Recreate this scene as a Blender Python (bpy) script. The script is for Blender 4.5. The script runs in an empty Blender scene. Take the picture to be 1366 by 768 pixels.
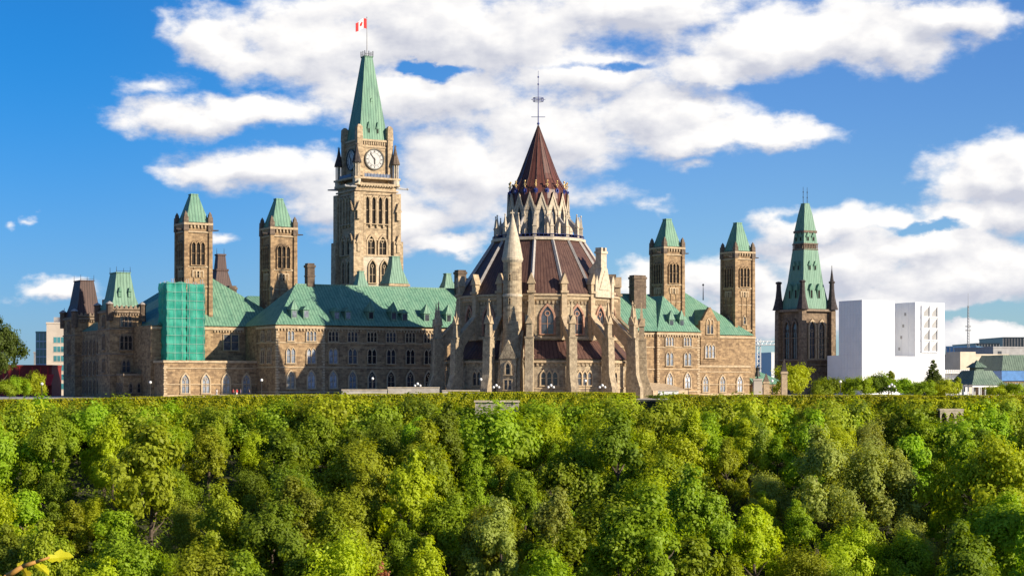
import bpy, math, random
import numpy as np
from math import sin, cos, pi, radians, hypot, atan2

# ------------------------------------------------------------------ camera
FPX, CX, HY, CAMZ = 2390.5, 683.0, 513.0, 3.0        # photo geometry (1366 px wide)
scene = bpy.context.scene
COL = scene.collection
cam_d = bpy.data.cameras.new('camera')
cam = bpy.data.objects.new('camera', cam_d)
COL.objects.link(cam)
cam.location = (0, 0, CAMZ)
cam.rotation_euler = (radians(90), 0, 0)
cam_d.sensor_width = 36.0
cam_d.lens = 36.0 * FPX / 1366.0
cam_d.shift_y = (HY - 384.0) / 1366.0
cam_d.clip_start = 0.1
cam_d.clip_end = 12000
scene.camera = cam

# ------------------------------------------------------------------ sun + sky
SUN_EL, SUN_AZ = 23.5, 62.0          # azimuth measured from straight behind the camera towards the right
sdir = (sin(radians(SUN_AZ)) * cos(radians(SUN_EL)), -cos(radians(SUN_AZ)) * cos(radians(SUN_EL)), sin(radians(SUN_EL)))
sun_d = bpy.data.lights.new('sun', 'SUN')
sun_d.energy = 4.6
sun_d.angle = radians(0.5)
sun_d.color = (1.0, 0.88, 0.70)
sun = bpy.data.objects.new('sun', sun_d)
COL.objects.link(sun)
sun.location = (300, -100, 400)
import mathutils
sun.rotation_euler = mathutils.Vector(sdir).to_track_quat('Z', 'Y').to_euler()
vs = scene.view_settings
vs.view_transform = 'Standard'
try: vs.look = 'None'
except Exception: pass
vs.gamma = 1.0
vs.use_curve_mapping = False
vs.exposure = 0.75

def px2(px, py):                      # photo pixel -> sky plane units (hundreds of pixels)
    return (FPX / 100 * atan2(px - CX, FPX), FPX / 100 * atan2(HY - py, hypot(FPX, px - CX)))

def link(nt, a, b): nt.links.new(a, b)
def math_node(nt, op, a, b=None, c=None, clamp=False):
    n = nt.nodes.new('ShaderNodeMath'); n.operation = op; n.use_clamp = clamp
    for i, x in enumerate((a, b, c)):
        if x is None: continue
        if isinstance(x, (int, float)): n.inputs[i].default_value = x
        else: link(nt, x, n.inputs[i])
    return n.outputs[0]
def vmath(nt, op, a, b=None):
    n = nt.nodes.new('ShaderNodeVectorMath'); n.operation = op
    for i, x in enumerate((a, b)):
        if x is None: continue
        if isinstance(x, tuple): n.inputs[i].default_value = x
        else: link(nt, x, n.inputs[i])
    return n.outputs['Value'] if op == 'LENGTH' else n.outputs['Vector']
def mixcol(nt, fac, a, b, blend='MIX'):
    n = nt.nodes.new('ShaderNodeMix'); n.data_type = 'RGBA'; n.blend_type = blend
    for i, x in ((0, fac), (6, a), (7, b)):
        if isinstance(x, (int, float)): n.inputs[i].default_value = x
        elif isinstance(x, tuple): n.inputs[i].default_value = (x[0], x[1], x[2], 1)
        else: link(nt, x, n.inputs[i])
    return n.outputs[2]
def noise(nt, vec, scale, detail=4, rough=0.55, out='Fac'):
    n = nt.nodes.new('ShaderNodeTexNoise')
    n.inputs['Scale'].default_value = scale; n.inputs['Detail'].default_value = detail
    n.inputs['Roughness'].default_value = rough
    if vec is not None: link(nt, vec, n.inputs['Vector'])
    return n.outputs[out]
def ramp(nt, fac, a, b, smooth=True):
    n = nt.nodes.new('ShaderNodeMapRange'); n.interpolation_type = 'SMOOTHSTEP' if smooth else 'LINEAR'
    n.inputs['From Min'].default_value = a; n.inputs['From Max'].default_value = b
    link(nt, fac, n.inputs['Value'])
    return n.outputs['Result']
def combine(nt, x, y, z):
    n = nt.nodes.new('ShaderNodeCombineXYZ')
    for i, q in enumerate((x, y, z)):
        if isinstance(q, (int, float)): n.inputs[i].default_value = q
        else: link(nt, q, n.inputs[i])
    return n.outputs[0]
def separate(nt, v):
    n = nt.nodes.new('ShaderNodeSeparateXYZ'); link(nt, v, n.inputs[0])
    return n.outputs

# clouds drawn in azimuth / elevation of the sky: (px, py, rx, ry)
CLOUDS = [
 (300,62,92,48),(430,55,170,85),(620,40,250,90),(850,10,220,50),(560,125,190,60),
 (265,160,115,34),(330,150,110,30),(360,230,165,40),(300,232,120,24),(470,265,130,50),(520,290,120,45),
 (640,230,170,90),(720,190,150,80),(860,150,170,62),(790,95,160,50),(930,180,140,30),(1020,182,100,24),(960,180,120,26),
 (205,112,58,18),(225,30,30,26),(1090,45,230,58),(1190,55,120,52),(1250,25,120,34),(960,92,120,24),(1020,60,150,50),
 (1290,295,100,36),(1345,285,80,50),(1110,302,80,34),(1185,298,70,26),(1320,235,92,66),(1362,225,70,56),(1345,185,40,18),(1230,330,170,50),(1080,305,80,34),(1290,365,180,62),(1110,360,130,60),(1200,400,180,45),
 (960,375,130,46),(880,375,70,34),(1040,420,170,45),(800,258,62,17),(925,217,26,11),(880,270,36,10),(1290,440,110,26),
 (78,388,70,22),(35,291,17,7),(308,309,20,9),(2,300,14,8),(60,392,60,14),(520,305,90,35),(600,320,70,20),(440,310,60,20),
]
GAPS = [(592,97,34,9),(560,90,22,6),(800,88,70,7),(1235,308,50,7),(1270,415,90,9),(1060,292,16,8)]
world = bpy.data.worlds.new('World')
scene.world = world
world.use_nodes = True
nt = world.node_tree
nt.nodes.clear()
wo = nt.nodes.new('ShaderNodeOutputWorld')
bg = nt.nodes.new('ShaderNodeBackground')
bg.inputs['Strength'].default_value = 0.06
link(nt, bg.outputs[0], wo.inputs['Surface'])
sky = nt.nodes.new('ShaderNodeTexSky')
sky.sky_type = 'NISHITA'
sky.sun_disc = False
sky.sun_elevation = radians(SUN_EL)
sky.sun_rotation = radians(180 - SUN_AZ)
sky.air_density = 1.0
sky.dust_density = 0.15
sky.ozone_density = 3.0
hs = nt.nodes.new('ShaderNodeHueSaturation')
hs.inputs['Saturation'].default_value = 1.0
hs.inputs['Value'].default_value = 1.25
tc = nt.nodes.new('ShaderNodeTexCoord')
dx, dy, dz = separate(nt, tc.outputs['Generated'])[:3]
az = math_node(nt, 'MULTIPLY', math_node(nt, 'ARCTAN2', dx, dy), FPX / 100)
el = math_node(nt, 'MULTIPLY', math_node(nt, 'ARCSINE', dz), FPX / 100)
P = combine(nt, az, el, 0.0)
# the deep polarised blue high up and away from the sun, paler low down and towards the right
hi = ramp(nt, el, 0.0, 4.6); lr = ramp(nt, az, -6.5, 4.0)
tint = mixcol(nt, lr, mixcol(nt, hi, (0.32, 0.52, 0.93), (0.085, 0.51, 0.96)), mixcol(nt, hi, (0.58, 0.80, 1.12), (0.42, 0.70, 1.12)))
link(nt, mixcol(nt, 1.0, sky.outputs[0], tint, 'MULTIPLY'), hs.inputs['Color'])
Pst = vmath(nt, 'MULTIPLY', P, (0.75, 1.25, 1.0))
wob = vmath(nt, 'SUBTRACT', noise(nt, Pst, 1.5, 6, 0.55, 'Color'), (0.5, 0.5, 0.5))
Pd = vmath(nt, 'ADD', P, vmath(nt, 'MULTIPLY', wob, (1.0, 0.62, 0.0)))
def field(Pq):
    F = None
    for (x, y, rx, ry) in CLOUDS:
        c = px2(x, y)
        q = vmath(nt, 'LENGTH', vmath(nt, 'MULTIPLY', vmath(nt, 'SUBTRACT', Pq, (c[0], c[1], 0)), (100 / rx, 100 / ry, 0)))
        v = math_node(nt, 'SUBTRACT', 1.0, q)
        if rx < 70: v = math_node(nt, 'MULTIPLY', v, 0.34)      # thin small puffs
        F = v if F is None else math_node(nt, 'SMOOTH_MAX', F, v, 0.12)
    return F
F = field(Pd)
Fup = field(vmath(nt, 'ADD', Pd, (0.10, 0.26, 0.0)))      # the same cloud, a little nearer the sun: thicker there = a shaded base here
base = math_node(nt, 'MULTIPLY', math_node(nt, 'SUBTRACT', F, Fup), 1.1)
# unseen broken cloud added behind the viewer as soft white fill light
F = math_node(nt, 'MAXIMUM', F, math_node(nt, 'SUBTRACT', math_node(nt, 'MULTIPLY', math_node(nt, 'LESS_THAN', dy, -0.1), 3.04), 3.0))
for (x, y, rx, ry) in GAPS:
    c = px2(x, y)
    q = vmath(nt, 'LENGTH', vmath(nt, 'MULTIPLY', vmath(nt, 'SUBTRACT', Pd, (c[0], c[1], 0)), (100 / rx, 100 / ry, 0)))
    v = math_node(nt, 'MAXIMUM', math_node(nt, 'SUBTRACT', 1.0, math_node(nt, 'MULTIPLY', q, 0.7)), 0.0)
    F = math_node(nt, 'SUBTRACT', F, math_node(nt, 'MULTIPLY', v, 0.75))
n1 = noise(nt, Pst, 1.4, 10, 0.60)
n2 = noise(nt, vmath(nt, 'ADD', Pst, (0.10, 0.18, 0.0)), 1.4, 5, 0.5)
dens = math_node(nt, 'ADD', F, math_node(nt, 'MULTIPLY', math_node(nt, 'SUBTRACT', n1, 0.5), 1.5))
alpha = ramp(nt, dens, -0.02, 0.50)
# billows: where the cloud gets thinner towards the sun it is bright, away from it a soft lilac grey
emb = math_node(nt, 'MULTIPLY', math_node(nt, 'SUBTRACT', n1, n2), 2.0)
n3 = noise(nt, Pst, 0.55, 4, 0.5)
shade = math_node(nt, 'ADD', math_node(nt, 'ADD', emb, math_node(nt, 'MULTIPLY', math_node(nt, 'SUBTRACT', n3, 0.5), 1.5)), math_node(nt, 'ADD', base, 0.58), None, True)
ccol = mixcol(nt, shade, (6.0, 6.2, 7.1), (10.4, 10.2, 10.0))
fin = mixcol(nt, alpha, hs.outputs[0], ccol)
link(nt, fin, bg.inputs['Color'])
world.cycles.sampling_method = 'MANUAL'
world.cycles.sample_map_resolution = 512

# ------------------------------------------------------------------ frames and helpers
class Frame:
    """a ground frame: origin (x, y) in the world, turned by rot degrees; u along its facade, v into its depth"""
    def __init__(s, x, y, rot):
        s.x, s.y, s.r = x, y, radians(rot)
        s.c, s.s = cos(s.r), sin(s.r)
    def w(s, u, v, z=0.0): return (s.x + s.c * u - s.s * v, s.y + s.s * u + s.c * v, z)
    def U(s, px, v):                   # u of the plane v that shows at photo column px
        k = (px - CX) / FPX
        return (k * (s.y + s.c * v) - s.x + s.s * v) / (s.c - k * s.s)
    def V(s, px, u):
        k = (px - CX) / FPX
        return (k * (s.y + s.s * u) - s.x - s.c * u) / (-s.s - k * s.c)
    def Z(s, py, u, v): return CAMZ + (HY - py) / FPX * (s.y + s.s * u + s.c * v)
WORLD = Frame(0, 0, 0)
HILL = Frame(5.86, 400.0, 30.0)        # library at the origin, parliament building behind it

ORG = {}                               # thing -> (frame, origin)
def thing(name, label, cat, at=(0, 0, 0), frame=WORLD, group=None, rot=None):
    o = bpy.data.objects.new(name, None)
    o.empty_display_size = 1.0
    COL.objects.link(o)
    o.location = frame.w(*at)
    o.rotation_euler = (0, 0, frame.r if rot is None else rot)
    o['label'] = label; o['category'] = cat
    if group: o['group'] = group
    ORG[o.name] = at
    return o
def tag(o, label, cat, group=None):
    o['label'] = label; o['category'] = cat
    if group: o['group'] = group
    return o

class MB:
    def __init__(s): s.v = []; s.f = []
    def add(s, vs, fs):
        b = len(s.v); s.v += vs; s.f += [tuple(i + b for i in f) for f in fs]
        return s
    def box(s, x0, x1, y0, y1, z0, z1):
        return s.frus(x0, x1, y0, y1, z0, x0, x1, y0, y1, z1)
    def frus(s, x0, x1, y0, y1, z0, a0, a1, b0, b1, z1):
        return s.add([(x0,y0,z0),(x1,y0,z0),(x1,y1,z0),(x0,y1,z0),(a0,b0,z1),(a1,b0,z1),(a1,b1,z1),(a0,b1,z1)],
              [(3,2,1,0),(4,5,6,7),(0,1,5,4),(1,2,6,5),(2,3,7,6),(3,0,4,7)])
    def pyr(s, cx, cy, h0, z0, h1, z1):   # square frustum
        return s.frus(cx-h0,cx+h0,cy-h0,cy+h0,z0,cx-h1,cx+h1,cy-h1,cy+h1,z1)
    def lathe(s, cx, cy, prof, n=16, ph=0.0):
        """prof = [(r, z)...] bottom to top, closed with caps"""
        vs = []; fs = []
        for r, z in prof:
            for i in range(n):
                a = ph + 2*pi*i/n
                vs.append((cx + r*sin(a), cy - r*cos(a), z))
        for j in range(len(prof)-1):
            for i in range(n):
                k = (i+1) % n
                fs.append((j*n+i, j*n+k, (j+1)*n+k, (j+1)*n+i))
        fs.append(tuple(reversed(range(n)))); fs.append(tuple((len(prof)-1)*n+i for i in range(n)))
        return s.add(vs, fs)
    def tube(s, p, q, r0, r1=None, n=6):
        r1 = r0 if r1 is None else r1
        p = np.array(p, float); q = np.array(q, float); d = q - p; L = np.linalg.norm(d)
        if L < 1e-6: return s
        d /= L; a = np.cross(d, (0, 0, 1.0) if abs(d[2]) < .9 else (1.0, 0, 0)); a /= np.linalg.norm(a); b = np.cross(d, a)
        vs = [tuple(p + r0*(cos(2*pi*i/n)*a + sin(2*pi*i/n)*b)) for i in range(n)] + [tuple(q + r1*(cos(2*pi*i/n)*a + sin(2*pi*i/n)*b)) for i in range(n)]
        fs = [(i, (i+1) % n, n+(i+1) % n, n+i) for i in range(n)] + [tuple(reversed(range(n))), tuple(range(n, 2*n))]
        return s.add(vs, fs)
    def prism(s, poly, y0, y1):            # polygon in (x, z), counter-clockwise seen from -y, extruded y0..y1
        n = len(poly)
        vs = [(x, y0, z) for x, z in poly] + [(x, y1, z) for x, z in poly]
        fs = [tuple(range(n)), tuple(reversed(range(n, 2*n)))] + [(i, n+i, n+(i+1) % n, (i+1) % n) for i in range(n)]
        return s.add(vs, fs)
    def prismx(s, poly, x0, x1):           # polygon in (y, z) extruded along x
        n = len(poly)
        vs = [(x0, y, z) for y, z in poly] + [(x1, y, z) for y, z in poly]
        fs = [tuple(reversed(range(n))), tuple(range(n, 2*n))] + [(i, (i+1) % n, n+(i+1) % n, n+i) for i in range(n)]
        return s.add(vs, fs)
    def ball(s, c, r, n=10, m=7, sz=1.0):
        prof = [(max(0.02*r, r*sin(pi*j/m)), c[2] - sz*r*cos(pi*j/m)) for j in range(m+1)]
        return s.lathe(c[0], c[1], prof, n)
    def ring(s, outer, inner, y0, y1):     # outline ring in (x, z): closed strips with equal point counts
        n = len(outer)
        vs = [(x, y0, z) for x, z in outer] + [(x, y0, z) for x, z in inner] + [(x, y1, z) for x, z in outer] + [(x, y1, z) for x, z in inner]
        fs = []
        for i in range(n-1):
            k = i+1
            fs += [(i, n+i, n+k, k), (2*n+i, i, k, 2*n+k), (n+i, 3*n+i, 3*n+k, n+k)]
        return s.add(vs, fs)
    def build(s, name, mat, parent=None, off=None, smooth=False):
        me = bpy.data.meshes.new(name)
        o3 = ORG.get(parent.name, (0, 0, 0)) if (parent is not None and off is None) else (off or (0, 0, 0))
        me.from_pydata([(x-o3[0], y-o3[1], z-o3[2]) for x, y, z in s.v], [], s.f)
        me.update()
        if smooth:
            for p in me.polygons: p.use_smooth = True
        o = bpy.data.objects.new(name, me)
        me.materials.append(mat)
        COL.objects.link(o)
        if parent is not None: o.parent = parent
        return o

def arch(w, h, hs=None, n=6):
    """pointed arch outline from lower left over the apex to lower right"""
    hs = h - 0.95*w if hs is None else hs
    hs = max(hs, 0.2*h)
    L = [(-w/2, 0)] + [(-w/2*(1-(i/n)**2), hs + (h-hs)*i/n) for i in range(n+1)]
    return L + [(-x, z) for x, z in reversed(L[:-1])]
def put(o, parent, loc, rz=0.0):
    b = ORG.get(parent.name, (0, 0, 0))
    o.parent = parent; o.location = (loc[0]-b[0], loc[1]-b[1], loc[2]-b[2]); o.rotation_euler = (0, 0, rz)
    return o

# ------------------------------------------------------------------ materials
def new_mat(name):
    m = bpy.data.materials.new(name); m.use_nodes = True
    nt = m.node_tree; b = nt.nodes['Principled BSDF']
    return m, nt, b
def wall_coords(nt, polar=0.0):
    """(along the wall, height) from object coordinates, whichever way the wall faces"""
    tc = nt.nodes.new('ShaderNodeTexCoord')
    x, y, z = separate(nt, tc.outputs['Object'])[:3]
    if polar:
        a = math_node(nt, 'MULTIPLY', math_node(nt, 'ARCTAN2', x, y), polar)
    else:
        nx, ny, nz = separate(nt, tc.outputs['Normal'])[:3]
        side = math_node(nt, 'GREATER_THAN', math_node(nt, 'ABSOLUTE', nx), math_node(nt, 'ABSOLUTE', ny))
        a = math_node(nt, 'ADD', math_node(nt, 'MULTIPLY', side, y), math_node(nt, 'MULTIPLY', math_node(nt, 'SUBTRACT', 1.0, side), x))
    return tc, a, z
def bump(nt, b, h, strength=0.4, dist=0.05):
    n = nt.nodes.new('ShaderNodeBump'); n.inputs['Strength'].default_value = strength; n.inputs['Distance'].default_value = dist
    link(nt, h, n.inputs['Height']); link(nt, n.outputs[0], b.inputs['Normal'])
def stone(name, c1, c2, mortar, soot, bw=1.25, bh=0.5, polar=0.0, soot_lo=0.50, soot_hi=0.78):
    m, nt, b = new_mat(name)
    tc, a, z = wall_coords(nt, polar)
    br = nt.nodes.new('ShaderNodeTexBrick')
    br.inputs['Scale'].default_value = 1.0
    br.inputs['Brick Width'].default_value = bw; br.inputs['Row Height'].default_value = bh
    br.inputs['Mortar Size'].default_value = 0.025; br.inputs['Bias'].default_value = -0.1
    br.inputs['Color1'].default_value = (*c1, 1); br.inputs['Color2'].default_value = (*c2, 1); br.inputs['Mortar'].default_value = (*mortar, 1)
    link(nt, combine(nt, a, z, 0.0), br.inputs['Vector'])
    nz = noise(nt, tc.outputs['Object'], 1.3, 5, 0.65)
    col = mixcol(nt, 1.0, br.outputs['Color'], mixcol(nt, ramp(nt, nz, 0.3, 0.7), (0.62, 0.60, 0.60), (1.12, 1.10, 1.06)), 'MULTIPLY')
    st = noise(nt, vmath(nt, 'MULTIPLY', tc.outputs['Object'], (0.35, 0.35, 0.10)), 1.0, 5, 0.6)
    col = mixcol(nt, math_node(nt, 'MULTIPLY', ramp(nt, st, soot_lo, soot_hi), 0.75), col, soot)
    link(nt, col, b.inputs['Base Color'])
    b.inputs['Roughness'].default_value = 0.9
    b.inputs['Specular IOR Level'].default_value = 0.2
    bump(nt, b, math_node(nt, 'ADD', nz, math_node(nt, 'MULTIPLY', br.outputs['Fac'], -0.5)), 0.5, 0.06)
    return m
def metal_roof(name, c1, c2, dark, pitch=0.75, polar=0.0, streak=0.6, rough=0.6):
    m, nt, b = new_mat(name)
    tc, a, z = wall_coords(nt, polar)
    fr = math_node(nt, 'FRACT', math_node(nt, 'DIVIDE', a, pitch))
    seam = math_node(nt, 'LESS_THAN', math_node(nt, 'ABSOLUTE', math_node(nt, 'SUBTRACT', fr, 0.5)), 0.13)
    wn = nt.nodes.new('ShaderNodeTexWhiteNoise'); wn.noise_dimensions = '1D'
    link(nt, math_node(nt, 'FLOOR', math_node(nt, 'DIVIDE', a, pitch)), wn.inputs['W'])
    n1 = noise(nt, vmath(nt, 'MULTIPLY', tc.outputs['Object'], (0.5, 0.5, 0.16)), 1.0, 5, 0.6)
    f = math_node(nt, 'ADD', math_node(nt, 'MULTIPLY', wn.outputs['Value'], streak*0.6), math_node(nt, 'MULTIPLY', ramp(nt, n1, 0.3, 0.7), 1-streak*0.6), None, True)
    col = mixcol(nt, f, c1, c2)
    st = noise(nt, vmath(nt, 'MULTIPLY', tc.outputs['Object'], (1.4, 1.4, 0.12)), 1.0, 4, 0.6)
    col = mixcol(nt, math_node(nt, 'MULTIPLY', ramp(nt, st, 0.46, 0.74), 0.75), col, dark)
    col = mixcol(nt, math_node(nt, 'MULTIPLY', seam, 0.72), col, dark)
    link(nt, col, b.inputs['Base Color'])
    b.inputs['Roughness'].default_value = rough
    b.inputs['Specular IOR Level'].default_value = 0.3
    bump(nt, b, seam, 0.7, 0.08)
    return m
def plain(name, c, rough=0.7, vary=0.15, scale=3.0, metallic=0.0, spec=0.3):
    m, nt, b = new_mat(name)
    tc = nt.nodes.new('ShaderNodeTexCoord')
    n = noise(nt, tc.outputs['Object'], scale, 5, 0.6)
    lo = tuple(x*(1-vary) for x in c); hi = tuple(min(1, x*(1+vary)) for x in c)
    link(nt, mixcol(nt, ramp(nt, n, 0.3, 0.7), lo, hi), b.inputs['Base Color'])
    b.inputs['Roughness'].default_value = rough; b.inputs['Metallic'].default_value = metallic
    b.inputs['Specular IOR Level'].default_value = spec
    return m
M = {}
M['stone'] = stone('sandstone masonry', (0.41,0.285,0.16), (0.22,0.148,0.088), (0.34,0.245,0.15), (0.085,0.06,0.045))
M['stone_peace'] = stone('pale sandstone masonry', (0.55,0.425,0.275), (0.36,0.27,0.17), (0.46,0.36,0.24), (0.20,0.15,0.10), soot_lo=0.55)
M['stone_dark'] = stone('weathered sandstone masonry', (0.19,0.14,0.10), (0.125,0.092,0.068), (0.17,0.13,0.10), (0.045,0.036,0.033), soot_lo=0.42)
M['stone_lib'] = stone('library masonry', (0.49,0.40,0.27), (0.275,0.215,0.145), (0.43,0.355,0.25), (0.16,0.12,0.09), 1.1, 0.5, polar=18.0, soot_lo=0.52)
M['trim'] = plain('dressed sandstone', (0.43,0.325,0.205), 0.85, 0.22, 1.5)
M['trim_dark'] = plain('sooty and shaded dressed sandstone', (0.15,0.11,0.08), 0.9, 0.35, 1.5)
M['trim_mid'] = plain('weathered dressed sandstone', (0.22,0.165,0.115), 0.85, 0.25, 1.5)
M['trim_red'] = plain('red dressed sandstone', (0.38,0.21,0.14), 0.85, 0.2, 2)
M['trim_pale'] = plain('pale dressed stone', (0.50,0.42,0.31), 0.85, 0.2, 1.5)
M['soot'] = plain('soot blackened stone', (0.055,0.045,0.042), 0.9, 0.35, 1.5)
M['copper'] = metal_roof('green copper roof', (0.11,0.245,0.16), (0.20,0.345,0.225), (0.06,0.135,0.095))
M['copper_pale'] = metal_roof('pale green copper roof', (0.14,0.265,0.18), (0.205,0.335,0.235), (0.07,0.145,0.10), 0.7)
M['brown_roof'] = metal_roof('brown copper roof', (0.128,0.067,0.048), (0.09,0.047,0.035), (0.04,0.017,0.014), 0.62, polar=14.0, streak=0.3, rough=0.5)
M['brown_cone'] = metal_roof('brown copper spire', (0.14,0.05,0.034), (0.10,0.036,0.026), (0.04,0.017,0.014), 0.5, polar=2.6, streak=0.3, rough=0.45)
M['brown_mansard'] = metal_roof('brown copper mansard', (0.10,0.055,0.042), (0.075,0.04,0.032), (0.035,0.02,0.018), 0.6, streak=0.3)
M['metal_rib'] = plain('grey lead ribs', (0.36,0.33,0.30), 0.6, 0.15, 2)
M['iron'] = plain('dark wrought iron', (0.03,0.028,0.028), 0.5, 0.2)
M['blue_iron'] = plain('blue painted iron', (0.035,0.05,0.20), 0.45, 0.2)
M['gold'] = plain('gilded finials', (0.75,0.50,0.20), 0.35, 0.1, metallic=0.7)
M['glass'] = plain('dark window glass', (0.03,0.032,0.04), 0.12, 0.5, 0.6, spec=0.6)
M['glass_pale'] = plain('curtained window glass', (0.30,0.33,0.38), 0.15, 0.45, 0.9, spec=0.6)
def vary_glass(m, lo, hi):
    nt = m.node_tree; b = nt.nodes['Principled BSDF']; src = b.inputs['Base Color'].links[0].from_socket
    oi = nt.nodes.new('ShaderNodeObjectInfo'); hv = nt.nodes.new('ShaderNodeHueSaturation')
    link(nt, math_node(nt, 'ADD', lo, math_node(nt, 'MULTIPLY', oi.outputs['Random'], hi-lo)), hv.inputs['Value'])
    link(nt, src, hv.inputs['Color']); link(nt, hv.outputs[0], b.inputs['Base Color'])
vary_glass(M['glass'], 0.5, 2.2); vary_glass(M['glass_pale'], 0.25, 1.35)
M['glass_teal'] = plain('teal curtain wall glass', (0.045,0.17,0.19), 0.12, 0.4, 0.12, spec=0.6)
M['glass_blue'] = plain('blue curtain wall glass', (0.18,0.36,0.58), 0.12, 0.3, 0.1, spec=0.7)
M['glass_black'] = plain('black curtain wall glass', (0.02,0.025,0.035), 0.15, 0.3, 0.2, spec=0.5)
M['void'] = plain('painted opening shade', (0.02,0.017,0.015), 0.95, 0.3)  # near-black panels stand in for the shade inside deep openings
M['stone_grey'] = stone('grey rubble wall', (0.46,0.42,0.36), (0.33,0.30,0.255), (0.36,0.33,0.28), (0.20,0.18,0.155), 1.0, 0.5)
M['stone_gothic'] = stone('dark warm masonry', (0.27,0.20,0.135), (0.17,0.125,0.088), (0.235,0.18,0.13), (0.055,0.042,0.036), soot_lo=0.45)
M['copper_grey'] = metal_roof('grey green copper roof', (0.12,0.18,0.13), (0.17,0.23,0.17), (0.05,0.08,0.06), 0.7)
M['dial'] = plain('clock dial', (0.47,0.46,0.43), 0.5, 0.12, 1.5)
M['white'] = plain('white sheeting', (0.80,0.80,0.80), 0.7, 0.03, 0.3)
_nt = M['white'].node_tree; _tc = _nt.nodes.new('ShaderNodeTexCoord')
bump(_nt, _nt.nodes['Principled BSDF'], noise(_nt, vmath(_nt, 'MULTIPLY', _tc.outputs['Object'], (0.9, 0.9, 0.22)), 1.0, 4, 0.6), 0.5, 0.35)
M['white_paint'] = plain('white paint', (0.78,0.77,0.74), 0.5, 0.05)
M['beige'] = plain('beige concrete panels', (0.50,0.43,0.35), 0.85, 0.08, 0.4)
M['beige_warm'] = plain('warm limestone panels', (0.58,0.50,0.38), 0.85, 0.08, 0.4)
M['grey'] = plain('grey concrete', (0.36,0.35,0.34), 0.85, 0.12, 0.6)
M['paving'] = plain('pale terrace stone', (0.44,0.40,0.34), 0.9, 0.18, 0.8)
M['red_board'] = plain('dark red hoarding', (0.22,0.028,0.022), 0.7, 0.15, 0.8)
M['red_bright'] = plain('bright red awning', (0.55,0.03,0.03), 0.7, 0.1, 0.8)
M['tarp_blue'] = plain('blue tarpaulin', (0.10,0.24,0.50), 0.5, 0.15, 0.8)
M['bronze'] = plain('dark bronze', (0.05,0.045,0.035), 0.45, 0.3, 2, metallic=0.4)
M['bark'] = plain('tree bark', (0.10,0.075,0.055), 0.95, 0.35, 6)
M['skin'] = plain('skin', (0.45,0.27,0.19), 0.6, 0.05)
def net_mat():
    m, nt, b = new_mat('green scaffold netting')
    tc = nt.nodes.new('ShaderNodeTexCoord')
    n = noise(nt, vmath(nt, 'MULTIPLY', tc.outputs['Object'], (1.2, 1.2, 0.35)), 1.0, 5, 0.6)
    link(nt, mixcol(nt, ramp(nt, n, 0.3, 0.7), (0.02,0.38,0.27), (0.05,0.55,0.40)), b.inputs['Base Color'])
    b.inputs['Roughness'].default_value = 0.6
    t = nt.nodes.new('ShaderNodeBsdfTransparent'); mx = nt.nodes.new('ShaderNodeMixShader')
    tl = nt.nodes.new('ShaderNodeBsdfTranslucent'); tl.inputs['Color'].default_value = (0.03,0.45,0.34,1)
    m2 = nt.nodes.new('ShaderNodeMixShader'); m2.inputs[0].default_value = 0.4
    link(nt, b.outputs[0], m2.inputs[1]); link(nt, tl.outputs[0], m2.inputs[2])
    mx.inputs[0].default_value = 0.24
    link(nt, m2.outputs[0], mx.inputs[1]); link(nt, t.outputs[0], mx.inputs[2])
    link(nt, mx.outputs[0], nt.nodes['Material Output'].inputs['Surface'])
    return m
M['net'] = net_mat()
def leaf_mat(name, c1, c2, tl=0.35):
    m, nt, b = new_mat(name)
    tc = nt.nodes.new('ShaderNodeTexCoord'); oi = nt.nodes.new('ShaderNodeObjectInfo')
    off = combine(nt, math_node(nt, 'MULTIPLY', oi.outputs['Random'], 37.0), 0.0, 0.0)
    p = vmath(nt, 'ADD', tc.outputs['Object'], off)
    n = noise(nt, p, 0.55, 3, 0.6)
    n2 = noise(nt, p, 4.0, 2, 0.5)
    f = math_node(nt, 'ADD', math_node(nt, 'MULTIPLY', n, 0.6), math_node(nt, 'MULTIPLY', n2, 0.4))
    col = mixcol(nt, ramp(nt, f, 0.36, 0.64), c1, c2)
    hv = nt.nodes.new('ShaderNodeHueSaturation')
    link(nt, math_node(nt, 'ADD', 0.492, math_node(nt, 'MULTIPLY', oi.outputs['Random'], 0.02)), hv.inputs['Hue'])
    link(nt, math_node(nt, 'ADD', 0.85, math_node(nt, 'MULTIPLY', oi.outputs['Random'], 0.3)), hv.inputs['Value'])
    link(nt, col, hv.inputs['Color'])
    link(nt, hv.outputs[0], b.inputs['Base Color'])
    b.inputs['Roughness'].default_value = 0.55
    b.inputs['Specular IOR Level'].default_value = 0.25
    t = nt.nodes.new('ShaderNodeBsdfTranslucent')
    link(nt, mixcol(nt, 1.0, hv.outputs[0], (1.9, 1.75, 0.45), 'MULTIPLY'), t.inputs['Color'])
    mx = nt.nodes.new('ShaderNodeMixShader'); mx.inputs[0].default_value = tl + 0.05
    link(nt, b.outputs[0], mx.inputs[1]); link(nt, t.outputs[0], mx.inputs[2])
    link(nt, mx.outputs[0], nt.nodes['Material Output'].inputs['Surface'])
    return m
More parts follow.
